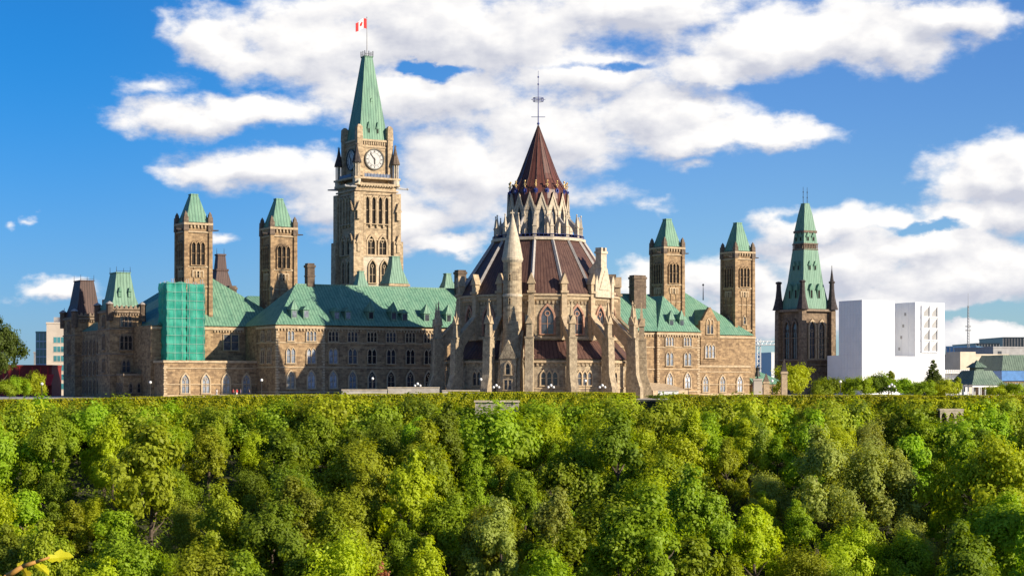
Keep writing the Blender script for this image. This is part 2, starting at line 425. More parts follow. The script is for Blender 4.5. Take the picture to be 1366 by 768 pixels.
LEAF = {
 'mid green': leaf_mat('mid green leaves', (0.201, 0.265, 0.012), (0.277, 0.365, 0.019)),
 'dark green': leaf_mat('dark green leaves', (0.141, 0.19, 0.012), (0.196, 0.265, 0.015)),
 'yellow-green': leaf_mat('yellow-green leaves', (0.331, 0.385, 0.012), (0.413, 0.48, 0.019)),
 'bright green': leaf_mat('bright green leaves', (0.238, 0.34, 0.012), (0.301, 0.43, 0.019)),
 'olive green': leaf_mat('olive green leaves', (0.255, 0.29, 0.015), (0.326, 0.37, 0.021)),
 'pale grey-green': leaf_mat('pale grey-green leaves', (0.27,0.31,0.055), (0.36,0.40,0.085)),
 'rusty olive': leaf_mat('rusty olive leaves', (0.198, 0.22, 0.019), (0.243, 0.27, 0.024)),
}
LEAF['deep green'] = leaf_mat('deep green leaves', (0.06,0.09,0.012), (0.10,0.14,0.016))
LEAF_HEDGE = leaf_mat('hedge leaves', (0.36,0.38,0.012), (0.48,0.48,0.019))
def ground_mat():
    m, nt, b = new_mat('earth and grass')
    tc = nt.nodes.new('ShaderNodeTexCoord')
    n = noise(nt, tc.outputs['Object'], 0.08, 6, 0.65); n2 = noise(nt, tc.outputs['Object'], 1.2, 4, 0.6)
    col = mixcol(nt, ramp(nt, n, 0.35, 0.65), (0.035,0.045,0.012), (0.055,0.042,0.026))
    col = mixcol(nt, ramp(nt, n2, 0.4, 0.7), col, (0.03,0.04,0.010))
    link(nt, col, b.inputs['Base Color']); b.inputs['Roughness'].default_value = 0.95
    return m
M['ground'] = ground_mat()

# ------------------------------------------------------------------ the ground: one sheet, from the near hill over the valley to the far plateau
def sstep(t): t = max(0.0, min(1.0, t)); return t*t*(3-2*t)
def edge(x):                              # where the plateau ends
    return 361 - 6*sstep((-x-20)/70) + 0.8*sin(x*0.11) - 3*sstep((x-50)/50)
def height(x, y):
    e = edge(x)
    if y >= e: return 0.0
    if y >= e-7: return -7*sstep((e-y)/7)
    if y >= 235: return -7 - 41*min(1.0, (e-7-y)/(e-7-240))
    if y >= 75: return -48.0
    if y >= 10: return -48 + 49.3*(1-sstep((y-10)/65)) if y > 12 else 1.3 - 0.05*(y-10)
    return 1.3
def make_ground():
    xs = sorted(set([-6000,-3000,-1500,-800,-400,-250] + list(range(-180, 181, 4)) + [250,400,800,1500,3000,6000]))
    ys = sorted(set([-400,-100,-20,0,6,10,12] + list(range(15, 80, 5)) + [100,150,200,235] + list(range(240, 370, 3)) + [375,400,450,550,700,1000,1600,3000,6000,10000]))
    v = [(x, y, height(x, y)) for y in ys for x in xs]
    n = len(xs)
    f = [(j*n+i, j*n+i+1, (j+1)*n+i+1, (j+1)*n+i) for j in range(len(ys)-1) for i in range(n-1)]
    m = MB(); m.add(v, f)
    o = m.build('ground', M['ground'], smooth=True)
    o['kind'] = 'structure'
    return o
make_ground()
# paved terrace round the buildings
pv = MB(); pv.box(-150, 150, 366, 760, -0.3, 0.006)
o = pv.build('pavement', M['paving']); o['kind'] = 'structure'

tr_ = MB(); tr_.box((215-CX)/FPX*373, (456-CX)/FPX*373, 371.2, 378, -0.2, 0.45)
o = tr_.build('terrace', M['paving']); o['kind'] = 'structure'

# ------------------------------------------------------------------ windows (shared meshes)
WMESH = {}
def window_meshes(key, n, w, h, d=0.28, frame=0.17, sill=True, single=False, flat=False):
    """n lancets side by side; outline w x h each. returns (surround mesh, pane mesh)"""
    k = (key, n, w, h, d, frame, sill, single, flat)
    if k in WMESH: return WMESH[k]
    a = MB(); p = MB()
    tot = n*w + (n-1)*frame*0.8
    for i in range(n):
        x = -tot/2 + w/2 + i*(w + frame*0.8)
        if flat:
            inn = [(-w/2,0),(-w/2,h),(w/2,h),(w/2,0)]; out = [(-w/2-frame,-.001),(-w/2-frame,h+frame),(w/2+frame,h+frame),(w/2+frame,-.001)]
        else:
            inn = arch(w, h); out = arch(w+2*frame, h+frame*1.5, h-0.95*w)
        dd = d - 0.011*i
        a.ring([(x+q, z) for q, z in out], [(x+q, z) for q, z in inn], -dd, 0.02)
        p.add([(x+q, -0.035, z) for q, z in inn], [tuple(reversed(range(len(inn))))])
        if single:                         # tracery: two lights and a roundel in one big arch
            a.box(x-0.06, x+0.06, -0.16, -0.04, 0, h*0.68)
            c = [(x+0.23*w*cos(t), h*0.74+0.23*w*sin(t)) for t in [2*pi*j/10 for j in range(11)]]
            c2 = [(x+0.16*w*cos(t), h*0.74+0.16*w*sin(t)) for t in [2*pi*j/10 for j in range(11)]]
            a.ring(c, c2, -0.15, -0.05)
            a.box(x-w/2+.01, x+w/2-.01, -0.12, -0.045, h*0.36, h*0.36+0.08)
        else:
            a.box(x-w/2+.01, x+w/2-.01, -0.12, -0.045, h*0.5, h*0.5+0.09)
    if sill: a.box(-tot/2-frame-.1, tot/2+frame+.1, -d-0.14, 0.02, -0.24, -0.003)
    res = []
    for nm, mb in (('window', a), ('pane', p)):
        me = bpy.data.meshes.new(nm); me.from_pydata(mb.v, [], mb.f); me.update(); res.append(me)
    WMESH[k] = res
    return res
def window(parent, loc, rz, n, w, h, mat='trim', glass='glass', name='window', **kw):
    a, p = window_meshes(mat + glass, n, w, h, **kw)
    if not a.materials: a.materials.append(M[mat])
    if not p.materials: p.materials.append(M[glass])
    o = bpy.data.objects.new(name, a); COL.objects.link(o); put(o, parent, loc, rz)
    q = bpy.data.objects.new('pane', p); COL.objects.link(q); q.parent = o
    return o
E90 = -pi/2                                # rotation of an opening that faces -u (east)
def corbels(mb, x0, x1, y, z, step=0.8, s=0.32, d=0.3):
    n = max(1, int((x1-x0)/step))
    for i in range(n):
        x = x0 + (i+.5)*(x1-x0)/n
        mb.box(x-s/2, x+s/2, y-d, y+0.02, z, z+s*1.3)
def hip_along_u(mb, u0, u1, v0, v1, z0, z1, r0, r1, ov=0.35):
    u0 -= ov; u1 += ov; v0 -= ov; v1 += ov; vm = (v0+v1)/2
    mb.add([(u0,v0,z0),(u1,v0,z0),(u1,v1,z0),(u0,v1,z0),(r0,vm,z1),(r1,vm,z1)],
           [(0,1,5,4),(1,2,5),(2,3,4,5),(3,0,4),(3,2,1,0)])
def hip_along_v(mb, u0, u1, v0, v1, z0, z1, s0, s1, um=None, ov=0.35):
    u0 -= ov; u1 += ov; v0 -= ov; v1 += ov; um = (u0+u1)/2 if um is None else um
    mb.add([(u0,v0,z0),(u1,v0,z0),(u1,v1,z0),(u0,v1,z0),(um,s0,z1),(um,s1,z1)],
           [(0,1,4),(1,2,5,4),(2,3,5),(3,0,4,5),(3,2,1,0)])

# ------------------------------------------------------------------ the long parliament building behind the library
H = HILL
pb = thing('parliament_building', 'long sandstone parliament block with green copper hip roofs behind the round library', 'building', (10, 60, 0), H)
EZ = 16.8
w = MB()
w.box(-35, 58.7, 38.8, 58, -0.5, EZ)                      # long north block
w.box(-47, -35, 38, 57, -0.5, EZ)                         # pavilion left of the library
w.box(58.5, 71.8, 38, 57.5, -0.5, EZ)                     # pavilion right of the library
w.box(-70.2, 105, 57.2, 104, -0.5, EZ-0.05)               # main body
w.box(-69.5, -47, 50, 57.4, -0.5, 8.3)                    # single-storey range, left
w.box(71.8, 97.4, 50, 57.6, -0.5, 8.0)                    # single-storey range, right
w.build('wall', M['stone'], pb)
# string courses, parapets and cornices
t = MB()
for z, hh, d in ((EZ-0.9, 0.55, 0.38), (12.55, 0.28, 0.16), (6.9, 0.26, 0.15), (1.2, 0.3, 0.2)):
    t.box(-47-d, -35+d, 38-d, 39.4, z, z+hh); t.box(-35+d+.01, 58.5-d-.01, 38.8-d, 39.2, z, z+hh); t.box(58.5-d, 71.8+d, 38-d, 39.4, z, z+hh)
    t.box(-47-d, -46.5, 39.41, 50-.4, z, z+hh); t.box(58.5-d, 59, 39.41, 57, z, z+hh); t.box(71.3, 71.8+d, 39.41, 50-.4, z, z+hh)
t.box(-70.3, -47.4, 57.2-.3, 57.5, EZ-0.9, EZ-0.3); t.box(72.3, 105, 57.2-.3, 57.5, EZ-0.9, EZ-0.3)
for u0, u1, zt in ((-69.75, -47, 8.3), (71.9, 97.65, 8.0)):
    t.box(u0, u1, 49.72, 50.3, zt-0.25, zt+0.28); t.box(u0, u1, 49.82, 50.2, zt-1.6, zt-1.35); t.box(u0, u1, 49.84, 50.2, 3.0, 3.22); t.box(u0, u1, 49.7, 50.2, -.2, 0.7)
t.box(-69.78, -69.2, 50.31, 57, 8.05, 8.58); t.box(97.0, 97.68, 50.31, 57, 7.75, 8.28)
corbels(t, -47, -35, 37.95, EZ-1.35); corbels(t, -34.7, 58, 38.75, EZ-1.35); corbels(t, 58.6, 71.7, 37.95, EZ-1.35)
corbels(t, -55, -47.3, 57.15, EZ-1.4, 0.7)
t.build('cornice', M['trim'], pb)
qn = MB()
for i, z in enumerate(np.arange(0.1, EZ-1.2, 0.62)):
    q = 0.75 if i % 2 else 0.45
    for u, v, s in ((-47, 38, 1), (-35, 38, -1), (58.5, 38, 1), (71.8, 38, -1)):
        qn.box(min(u-s*.05, u+s*q), max(u-s*.05, u+s*q), v-.06, v+.5+.2*(i % 2), z, z+.45)
    if z < 7.3: qn.box(-69.56, -69.5+q, 49.93, 50.5, z, z+.45)
qn.build('quoin', M['trim'], pb)
# roofs
r = MB(); hip_along_u(r, -47, 72, 38, 58, EZ, 26.6, -38, 62)
rf = r.build('roof', M['copper'], pb)
r = MB(); hip_along_v(r, 58.5, 71.8, 38, 60, EZ+.01, 26.4, 45.2, 56)
r.build('roof', M['copper'], pb)
r = MB(); hip_along_v(r, -68.5, -34.5, 57.2, 104, EZ+.02, 29.0, 68.5, 94)
r.build('roof', M['copper'], pb)
r = MB(); hip_along_v(r, 72.5, 104, 57.2, 104, EZ+.02, 29.2, 68.5, 94)
r.build('roof', M['copper'], pb)
r = MB(); hip_along_u(r, -50, 90, 62, 104, EZ, 25.5, -36, 80)
r.build('roof', M['copper'], pb)
rc = MB(); rc.box(-38, 62, 47.85, 48.15, 26.5, 26.85); rc.build('ridge_cap', M['copper_pale'], pb)
# small pieces on the right hand roof
fi = MB(); fu = H.U(938, 70); fi.tube((fu, 70, 27), (fu, 70, H.Z(378, fu, 70)), .16, .05); fi.ball((fu, 70, H.Z(380, fu, 70)), .3); fi.build('finial', M['iron'], pb)
# chimneys
def chimney(px0, px1, py, v, zb, d=2.0):
    u0, u1 = H.U(px0, v), H.U(px1, v); zt = H.Z(py, (u0+u1)/2, v)
    u1 = u0 + (u1-u0)*0.82
    m = MB(); m.box(u0, u1, v, v+d, zb, zt-1.0); m.box(u0-.18, u1+.18, v-.18, v+d+.18, zt-1.0, zt-.45); m.box(u0+.05, u1-.05, v+.05, v+d-.05, zt-.45, zt)
    m.box(u0-.12, u1+.12, v-.12, v+d+.12, zt-3.2, zt-2.9)
    c = m.build('chimney', M['stone_dark'], pb)
chimney(410.5, 422, 351, 47.5, 24, 1.8)
chimney(611.5, 624.5, 360, 45, 22, 2.2)
chimney(846, 865.5, 367, 44, 20, 2.4)
chimney(624, 640, 371, 50, 22, 2.2)
chimney(306, 318, 381, 92, 20, 2.2)
# dormers
def dormer(px, py, v0, tall=False):
    u = H.U(px, v0); z = H.Z(py, u, v0)
    zr = EZ + (v0-38)/10*9.8 if False else z
    v0 = 39.0; u = H.U(px, v0); z = H.Z(py-4, u, v0); m = MB(); m.box(u-.75, u+.75, v0, v0+2.6, z-2.0, z+.1)
    d = m.build('dormer', M['copper_pale'], pb)
    m = MB(); m.add([(u-1.0, v0-.25, z+.1), (u+1.0, v0-.25, z+.1), (u+1.0, v0+3.2, z+.1), (u-1.0, v0+3.2, z+.1), (u, v0+.2, z+(2.6 if tall else 1.0)), (u, v0+3.2, z+1.0)],
          [(0,1,4),(1,2,5,4),(2,3,5),(3,0,4,5)])
    k = m.build('dormer_roof', M['copper'], d, off=ORG[pb.name])
    m = MB(); m.box(u-.52, u+.52, v0-.04, v0+.05, z-1.6, z-.15); m.build('pane', M['glass_pale' if px < 470 else 'glass'], d, off=ORG[pb.name])
for zx, zy, tl in ((135,455,1),(176,455,0),(280,460,0),(319,460,0),(397,460,1),(475,462,1),(512,466,0),(588,468,1),(663,470,1)):
    dormer(340+zx/2.56, 240+zy/2.56, 40.3, tl)
for zx in (263, 301): dormer(800+zx/2.742, 260+468/2.742, 40.3, True)
dormer(822, 430, 40.3, True)
# windows of the long block, three storeys
gl = lambda px: 'glass_pale' if px < 440 or px > 800 else 'glass'
for zx in (122, 192, 267, 333, 399, 464, 530, 592):
    px = 340+zx/2.56; v = 38.0 if zx < 240 else 38.8; u = H.U(px, v)
    window(pb, (u, v, 13.1), 0, 2 if zx < 140 else 3, 0.72, 2.35, glass=gl(px) if zx < 460 else 'glass')
    window(pb, (u, v, 8.0), 0, 2, 1.0, 3.4, glass='glass_pale' if zx < 360 else 'glass')
    window(pb, (u, v, 2.2), 0, 1, 1.75, 3.9, single=True, frame=.3, glass='glass_pale' if zx < 360 else 'glass')
for px in (893, 917):
    u = H.U(px, 38)
    window(pb, (u, 38, 13.1), 0, 3, 0.72, 2.35, glass='glass_pale'); window(pb, (u, 38, 8.0), 0, 2, 1.05, 3.4, glass='glass_pale')
    window(pb, (u, 38, 2.2), 0, 1, 1.75, 3.9, single=True, frame=.3, glass='glass_pale')
for v in (42, 46): 
    for z, n, ww, hh in ((13.1, 2, .8, 2.3), (8.0, 2, 1.0, 3.3)): window(pb, (-47, v, z), E90, n, ww, hh)
for px in (247, 274.5, 301.5, 328.5, 353): window(pb, (H.U(px, 50), 50, 1.1), 0, 1, 1.7, 4.3, single=True, frame=.34, glass='glass_pale')
for px in (941, 963.5, 986.5): window(pb, (H.U(px, 50), 50, 1.1), 0, 1, 1.7, 4.3, single=True, frame=.34, glass='glass_pale')
window(pb, (H.U(308, 57.2), 57.2, 11.2), 0, 2, 1.75, 3.6, glass='glass_pale', flat=True, frame=.18)
# gabled stone dormer on the right
u = H.U(945, 56.9); gm = MB()
gm.box(u-3.0, u+3.0, 56.3, 60, 5, 19.5); gm.prism([(u-3.3, 19.4), (u+3.3, 19.4), (u+.3, 24.3), (u-.3, 24.3)], 56.25, 57.2)
gm.box(u-3.3, u-2.5, 56.1, 57.0, 16, 20.6); gm.box(u+2.5, u+3.3, 56.1, 57.0, 16, 20.6)
gm.box(u-3.15, u+3.15, 56.12, 57, 15.6, 16.1); gm.box(u-3.15, u+3.15, 56.15, 57, 9.5, 9.9)
gd = gm.build('gable', M['stone'], pb)
window(pb, (u, 56.3, 17.0), 0, 2, 0.95, 4.0, frame=.25); window(pb, (u, 56.3, 10.4), 0, 3, 0.95, 3.6, frame=.22, glass='glass_pale')
r = MB(); hip_along_v(r, u-3, u+3, 57.0, 66, 19.4, 23.8, 57.3, 66, ov=.2); r.build('gable_roof', M['copper'], pb)
# small copper turret roofs behind the ridge
def cap(px0, px1, py0, py1, v, top=0.36, skirt=0):
    u0, u1 = H.U(px0, v), H.U(px1, v); h = (u1-u0)*0.36; uc = (u0+u1)/2
    zt = H.Z(py0, uc, v); zb = H.Z(py1, uc, v)
    m = MB(); m.pyr(uc, v+h, h, zb, h*(top+.16), zb+(zt-zb)*.55); m.pyr(uc, v+h, h*(top+.16), zb+(zt-zb)*.55, h*top, zt-.3); m.pyr(uc, v+h, h*top+.12, zt-.3, h*top+.1, zt)
    c = m.build('turret_roof', M['copper_pale'], pb)
    m = MB(); m.pyr(uc, v+h, h*.93, zb-9, h*.93, zb+.02); m.pyr(uc, v+h, h*1.06, zb-.7, h*1.06, zb-.1); m.build('turret', M['stone_peace'], pb)
cap(473, 497, 361, 384, 70); cap(514, 551, 341, 378, 76); cap(589, 614, 364, 388, 66)

# right-hand end: low lean-to roofs by the library foot, low copper roof at the far end
m = MB(); u0, u1 = H.U(868, 30), H.U(915, 30)
m.add([(u0,29,.0),(u1,29,.0),(u1,37.6,.0),(u0,37.6,.0),(u0,29,1.6),(u1,29,1.6),(u1,37.6,3.2),(u0,37.6,3.9)], [(0,1,5,4),(1,2,6,5),(2,3,7,6),(3,0,4,7),(4,5,6,7),(3,2,1,0)])
m.build('lean_to', M['trim'], pb)
m = MB(); u0, u1 = H.U(1003, 56), H.U(1046, 56)
m.box(u0, u1, 55, 66, -.3, 3.2); m.build('low_wing', M['stone'], pb)
m = MB(); m.add([(u0-.1,54.7,3.2),(u1+.5,54.7,3.2),(u1+.5,66,3.2),(u0-.1,66,3.2),(u0+.1,62,8.2),(u0+4.2,62,7.8)], [(0,1,5,4),(1,2,5),(2,3,4,5),(3,0,4),(3,2,1,0)])
m.build('low_wing_roof', M['copper'], pb)
for px in (1021, 1034): window(pb, (H.U(px, 55), 55, .8), 0, 2, .7, 1.8, frame=.16)

# ------------------------------------------------------------------ east end of the building with its two mansard pavilions
ep = thing('east_pavilion', 'shaded sandstone end block with green mansard in front and brown mansard behind', 'building', (-76, 70, 0), H)
w = MB()
w.box(-81.5, -74, 52, 61, -.5, 20.0)
w.box(-82.2, -75, 77, 86.5, -.5, 19.2)
w.box(-80.6, -70.21, 58, 86, -.5, 15.6)
w.box(-73.99, -69.9, 55.5, 75, -.5, 17.6)
w.box(-79, -74.5, 62, 66, 15, 22.8)               # lit stone block between the mansards
w.build('wall', M['stone'], ep)
w = MB(); w.box(-80, -69.6, 46.5, 51.9, -.5, 5.2); w.box(-75.2, -69.9, 50.6, 55.4, -.5, 10.0); w.build('low_wing', M['stone'], ep)
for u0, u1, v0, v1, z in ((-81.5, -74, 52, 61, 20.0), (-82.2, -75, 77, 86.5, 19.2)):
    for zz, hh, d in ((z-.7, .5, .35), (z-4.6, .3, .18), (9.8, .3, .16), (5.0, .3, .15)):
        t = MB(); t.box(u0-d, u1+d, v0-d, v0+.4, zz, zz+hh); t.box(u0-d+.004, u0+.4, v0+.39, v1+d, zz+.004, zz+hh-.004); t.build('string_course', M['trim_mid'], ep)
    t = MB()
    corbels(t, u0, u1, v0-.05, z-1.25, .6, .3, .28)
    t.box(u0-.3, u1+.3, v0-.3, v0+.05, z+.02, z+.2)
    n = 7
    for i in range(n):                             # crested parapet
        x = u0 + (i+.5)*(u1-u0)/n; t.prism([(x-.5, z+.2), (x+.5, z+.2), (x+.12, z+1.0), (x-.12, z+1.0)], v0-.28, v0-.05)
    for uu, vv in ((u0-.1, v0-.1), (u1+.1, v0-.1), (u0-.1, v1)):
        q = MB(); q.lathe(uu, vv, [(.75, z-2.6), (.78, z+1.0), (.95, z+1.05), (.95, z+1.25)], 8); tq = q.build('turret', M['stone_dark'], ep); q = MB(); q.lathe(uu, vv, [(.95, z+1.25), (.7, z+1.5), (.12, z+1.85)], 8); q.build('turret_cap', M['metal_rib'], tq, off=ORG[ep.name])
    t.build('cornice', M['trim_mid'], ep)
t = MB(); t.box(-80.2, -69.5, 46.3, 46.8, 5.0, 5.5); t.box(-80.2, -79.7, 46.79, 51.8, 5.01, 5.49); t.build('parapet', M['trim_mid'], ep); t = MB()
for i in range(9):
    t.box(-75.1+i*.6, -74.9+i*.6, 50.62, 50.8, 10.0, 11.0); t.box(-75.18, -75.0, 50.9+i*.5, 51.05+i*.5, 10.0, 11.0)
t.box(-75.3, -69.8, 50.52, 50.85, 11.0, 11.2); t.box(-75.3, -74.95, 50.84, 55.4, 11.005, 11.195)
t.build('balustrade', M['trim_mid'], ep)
def mansard(u0, u1, v0, v1, z0, z1, ins, mat):
    m = MB(); zq = z0 + (z1-z0)*.35; a = ins*.52
    m.frus(u0, u1, v0, v1, z0, u0+a, u1-a, v0+a, v1-a, zq); m.frus(u0+a, u1-a, v0+a, v1-a, zq, u0+ins, u1-ins, v0+ins, v1-ins, z1)
    m.box(u0+ins-.15, u1-ins+.15, v0+ins-.15, v1-ins+.15, z1, z1+.22)
    r = m.build('mansard_roof', M[mat], ep)
    k = MB()
    for uu in (u0+ins, u1-ins):
        for vv in (v0+ins, v1-ins): k.tube((uu, vv, z1+.1), (uu, vv, z1+1.5), .07, .03)
    k.box(u0+ins, u1-ins, v0+ins-.04, v0+ins+.04, z1+.45, z1+.53)
    k.build('cresting', M['iron'], r, off=ORG[ep.name])
    return r
mansard(-81.2, -74.2, 52.2, 60.8, 20.05, 28.4, 1.9, 'copper_pale')
mansard(-82, -75.2, 77.2, 86.2, 19.25, 27.8, 1.8, 'brown_mansard')
for du in (-1.15, 1.15):
    m = MB(); u = -77.7+du; m.box(u-.35, u+.35, 52.9, 54.5, 22.9, 24.2); m.lathe(u, 53.1, [(.5, 24.15), (.1, 25.2)], 8); m.build('dormer', M['copper'], ep)
r = MB(); hip_along_v(r, -80.4, -70, 61.2, 77, 15.6, 19.5, 61.3, 76.9, ov=.2); r.build('roof', M['copper'], ep)
r = MB(); hip_along_u(r, -73.9, -69.9, 55.5, 75, 17.6, 21.0, -72.5, -71.5, ov=.2); r.build('roof', M['copper'], ep)
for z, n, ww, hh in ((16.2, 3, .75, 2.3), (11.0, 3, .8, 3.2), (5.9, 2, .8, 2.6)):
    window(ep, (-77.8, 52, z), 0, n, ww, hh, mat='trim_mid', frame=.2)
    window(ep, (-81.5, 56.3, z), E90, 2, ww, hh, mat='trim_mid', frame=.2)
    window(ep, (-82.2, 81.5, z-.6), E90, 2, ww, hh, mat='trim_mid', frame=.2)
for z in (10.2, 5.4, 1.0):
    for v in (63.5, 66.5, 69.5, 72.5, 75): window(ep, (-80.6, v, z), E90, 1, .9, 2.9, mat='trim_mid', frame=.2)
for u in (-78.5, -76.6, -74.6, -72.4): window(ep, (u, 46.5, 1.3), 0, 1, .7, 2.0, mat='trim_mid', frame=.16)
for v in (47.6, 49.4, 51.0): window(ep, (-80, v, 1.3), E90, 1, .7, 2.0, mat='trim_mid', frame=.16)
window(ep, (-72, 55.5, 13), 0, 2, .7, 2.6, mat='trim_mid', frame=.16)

# the end block stands farther back than the scaffold, in the long shadow of the tower
ep.scale = (1.045, 1.045, 1.045)
ep.location = (ep.location[0]*1.045, ep.location[1]*1.045, CAMZ*(1-1.045))
# ------------------------------------------------------------------ the four tall corner towers
def corner_tower(u, v, ztip, zeave, label):
    T = thing('stone_tower', label, 'tower', (u, v, 0), H, 'slim square towers with green caps')
    s = 3.05
    m = MB(); m.box(u-s, u+s, v-s, v+s, -.5, zeave-.3)
    zb = zeave - 10.2                                            # belfry sill
    for a in (-1, 1):
        for b in (-1, 1): 
            m.frus(u+a*s-.55, u+a*s+.55, v+b*s-.55, v+b*s+.55, -.5, u+a*s-.42, u+a*s+.42, v+b*s-.42, v+b*s+.42, zeave-.2)
    m.box(u-1.05, u-.75, v-s-.18, v-s+.1, 17, zb-.3); m.box(u+.75, u+1.05, v-s-.18, v-s+.1, 17, zb-.3)
    m.box(u-s-.18, u-s+.1, v-1.05, v-.75, 17, zb-.3); m.box(u-s-.18, u-s+.1, v+.75, v+1.05, 17, zb-.3)
    m.build('shaft', M['stone'], T)
    t = MB()
    for z, hh, d in ((zb-.6, .4, .2), (zeave-2.6, .35, .28), (zeave-.8, .5, .55), (18.0, .4, .35), (zb-5.2, .25, .12)): t = MB(); t.box(u-s-d, u+s+d, v-s-d, v+s+d, z, z+hh); t.build('string_course', M['trim'], T)
    t = MB(); t2 = MB()
    for i in range(7):
        x = -s+.4+i*(2*s-.8)/6
        t.box(u+x-.16, u+x+.16, v-s-.42, v-s+.05, zeave-1.5, zeave-.82); t2.box(u-s-.42, u-s+.05, v+x-.16, v+x+.16, zeave-1.5, zeave-.82)
    t.build('corbel_table', M['trim'], T); t2.build('corbel_table', M['trim'], T)
    for a in (-1, 1):
        for b in (-1, 1):
            cx, cy = u+a*(s-.05), v+b*(s-.05)
            p = MB(); p.pyr(cx, cy, .62, zeave-2.2, .55, zeave+1.1); p.pyr(cx, cy, .42, zeave+1.1, .36, zeave+1.7); p.pyr(cx, cy, .36, zeave+1.7, .06, zeave+2.4); p.build('pinnacle', M['trim_dark'], T)
        g = MB()
    for a in (-1, 1): g = MB(); g.tube((u+a*s, v-s+.3, zeave-2.0), (u+a*(s+2.2), v-s+.3, zeave-1.85), .26, .13); g.build('gargoyle', M['soot'], T)
    rr = MB(); rr.pyr(u, v, 2.95, zeave-.1, 2.35, zeave+1.6); rr.pyr(u, v, 2.35, zeave+1.6, .85, ztip-.3); rr.pyr(u, v, .95, ztip-.3, .92, ztip)
    rr.build('roof', M['copper'], T)
    for rz, loc in ((0, (u, v-s-.01, zb)), (E90, (u-s-.01, v, zb))):
        window(T, loc, rz, 3, .95, 5.4, glass='void', mat='stone', frame=.22, d=.4, name='belfry_opening')
        window(T, (loc[0], loc[1], zb-2.9), rz, 3, .6, 1.4, glass='void', frame=.3, d=.25, sill=False, flat=True)
    window(T, (u, v-s, 20), 0, 1, .8, 2.2, frame=.2); window(T, (u-s, v, 20), E90, 1, .8, 2.2, frame=.2)
LB = [('left end of the parliament block rising out of green scaffold netting'), ]
for px, ytip, yeave, lab in ((262, 259, 297, 'slim square stone tower with green cap rising out of the green scaffold netting'),
                       (375.5, 265, 303, 'slim square stone tower with green cap at the left end of the long roof'),
                       (894, 292, 329, 'slim square stone tower with green cap between the library and the gabled dormer'),
                       (988, 297, 335, 'slim square stone tower with green cap at the right end, nearest the dark Gothic tower')):
    v = 62.5; u = H.U(px-4, v)
    corner_tower(u, v, H.Z(ytip, u, v), H.Z(yeave, u, v), lab)

# ------------------------------------------------------------------ green-netted scaffold round the foot of the left tower
sv = 53.4; su0, su1 = H.U(222, sv), H.U(272, sv); szt = H.Z(376, su0, sv)
sc = thing('scaffold', 'tall scaffold wrapped in green netting around the foot of the left stone tower', 'scaffold', ((su0+su1)/2, sv+2.6, 8.35), H)
def sheet(p0, p1, z0, z1, amp, seed, nx=26, nz=30):
    rg = random.Random(seed); ph = [rg.uniform(0, 6) for _ in range(4)]
    d = np.array(p1)-np.array(p0); L = np.hypot(*d); nrm = np.array((d[1], -d[0]))/L
    def pt(i, j, k):
        s = i/nx; q = p0[0]+d[0]*s, p0[1]+d[1]*s
        o = amp*(sin(s*L*1.9+ph[0])*(.6+.4*sin(j*.8+ph[1])) + .6*sin(j*1.57+ph[2])) + k*.03
        return (q[0]+nrm[0]*o, q[1]+nrm[1]*o, z0+(z1-z0)*j/nz + (.12*sin(s*9+ph[3]) if j in (0, nz) else 0))
    vs = [pt(i, j, k) for k in (0, 1) for j in range(nz+1) for i in range(nx+1)]
    n = (nx+1)*(nz+1); fs = []
    for j in range(nz):
        for i in range(nx):
            a = j*(nx+1)+i; fs.append((a, a+1, a+nx+2, a+nx+1)); fs.append((n+a, n+a+nx+1, n+a+nx+2, n+a+1))
    return vs, fs
sm = su0 + (su1-su0)*.53
for p0, p1, sd, dz in (((su0, sv), (sm, sv), 1, 0), ((sm+.1, sv-.25), (su1, sv-.25), 2, -.35), ((su0, sv+5.2), (su0, sv), 3, 0), ((su1, sv-.25), (su1, sv+4), 4, -.3)):
    m = MB(); m.add(*sheet(p0, p1, 8.6, szt+dz, .17, sd)); m.build('netting', M['net'], sc, smooth=True)
k = MB()
nu = 6
for i in range(nu):
    uu = su0+.2+(su1-su0-.4)*i/(nu-1)
    k.tube((uu, sv-.45, 8.5), (uu, sv-.45, szt+.2), .028)
    for vv in (sv+.35, sv+1.8):
        k.tube((uu, vv, 8.5), (uu, vv, szt+(.9 if i % 2 else .3)), .09)
z = 10.4
while z < szt+.5:
    for vv in (sv+.35, sv+1.8): k.tube((su0, vv, z), (su1, vv, z), .07)
    k.tube((su0-.1, sv-.42, z), (su1+.1, sv-.42, z), .028)
    for vv in (sv+.3,): k.box(su0+.1, su1-.1, sv+.5, sv+1.7, z-.1, z-.02)
    z += 2.0
for vv in (sv+.35, sv+3, sv+5): k.tube((su0+.25, vv, 8.5), (su0+.25, vv, szt+.2), .08)
k.build('poles', M['grey'], sc)

# ------------------------------------------------------------------ the clock tower
TV = 96.0; TU = H.U(489.5, TV)
ct = thing('clock_tower', 'very tall pale stone clock tower with pointed green copper roof and flag', 'tower', (TU, TV, 0), H)
zt = lambda py: H.Z(py, TU, TV-5)
s = 5.9; u, v = TU, TV
m = MB(); ztop = zt(246)
m.box(u-s, u+s, v-s, v+s, -.5, ztop)
for a in (-1, 1):
    for b in (-1, 1):
        m.box(u+a*(s-.3)-1.25, u+a*(s-.3)+1.25, v+b*(s-.3)-1.25, v+b*(s-.3)+1.25, -.5, zt(258))
        m.frus(u+a*s-1.5, u+a*s+1.5, v+b*s-1.5, v+b*s+1.5, 20, u+a*s-1.38, u+a*s+1.38, v+b*s-1.38, v+b*s+1.38, zt(322))
m.build('shaft', M['stone_peace'], ct)
m = MB(); m.box(u-s+1.2, u+s-1.2, v-s-1.0, v-s+.2, 10, zt(343)); m.build('porch', M['trim_pale'], ct)            # pale block in front, lower openings
m = MB()
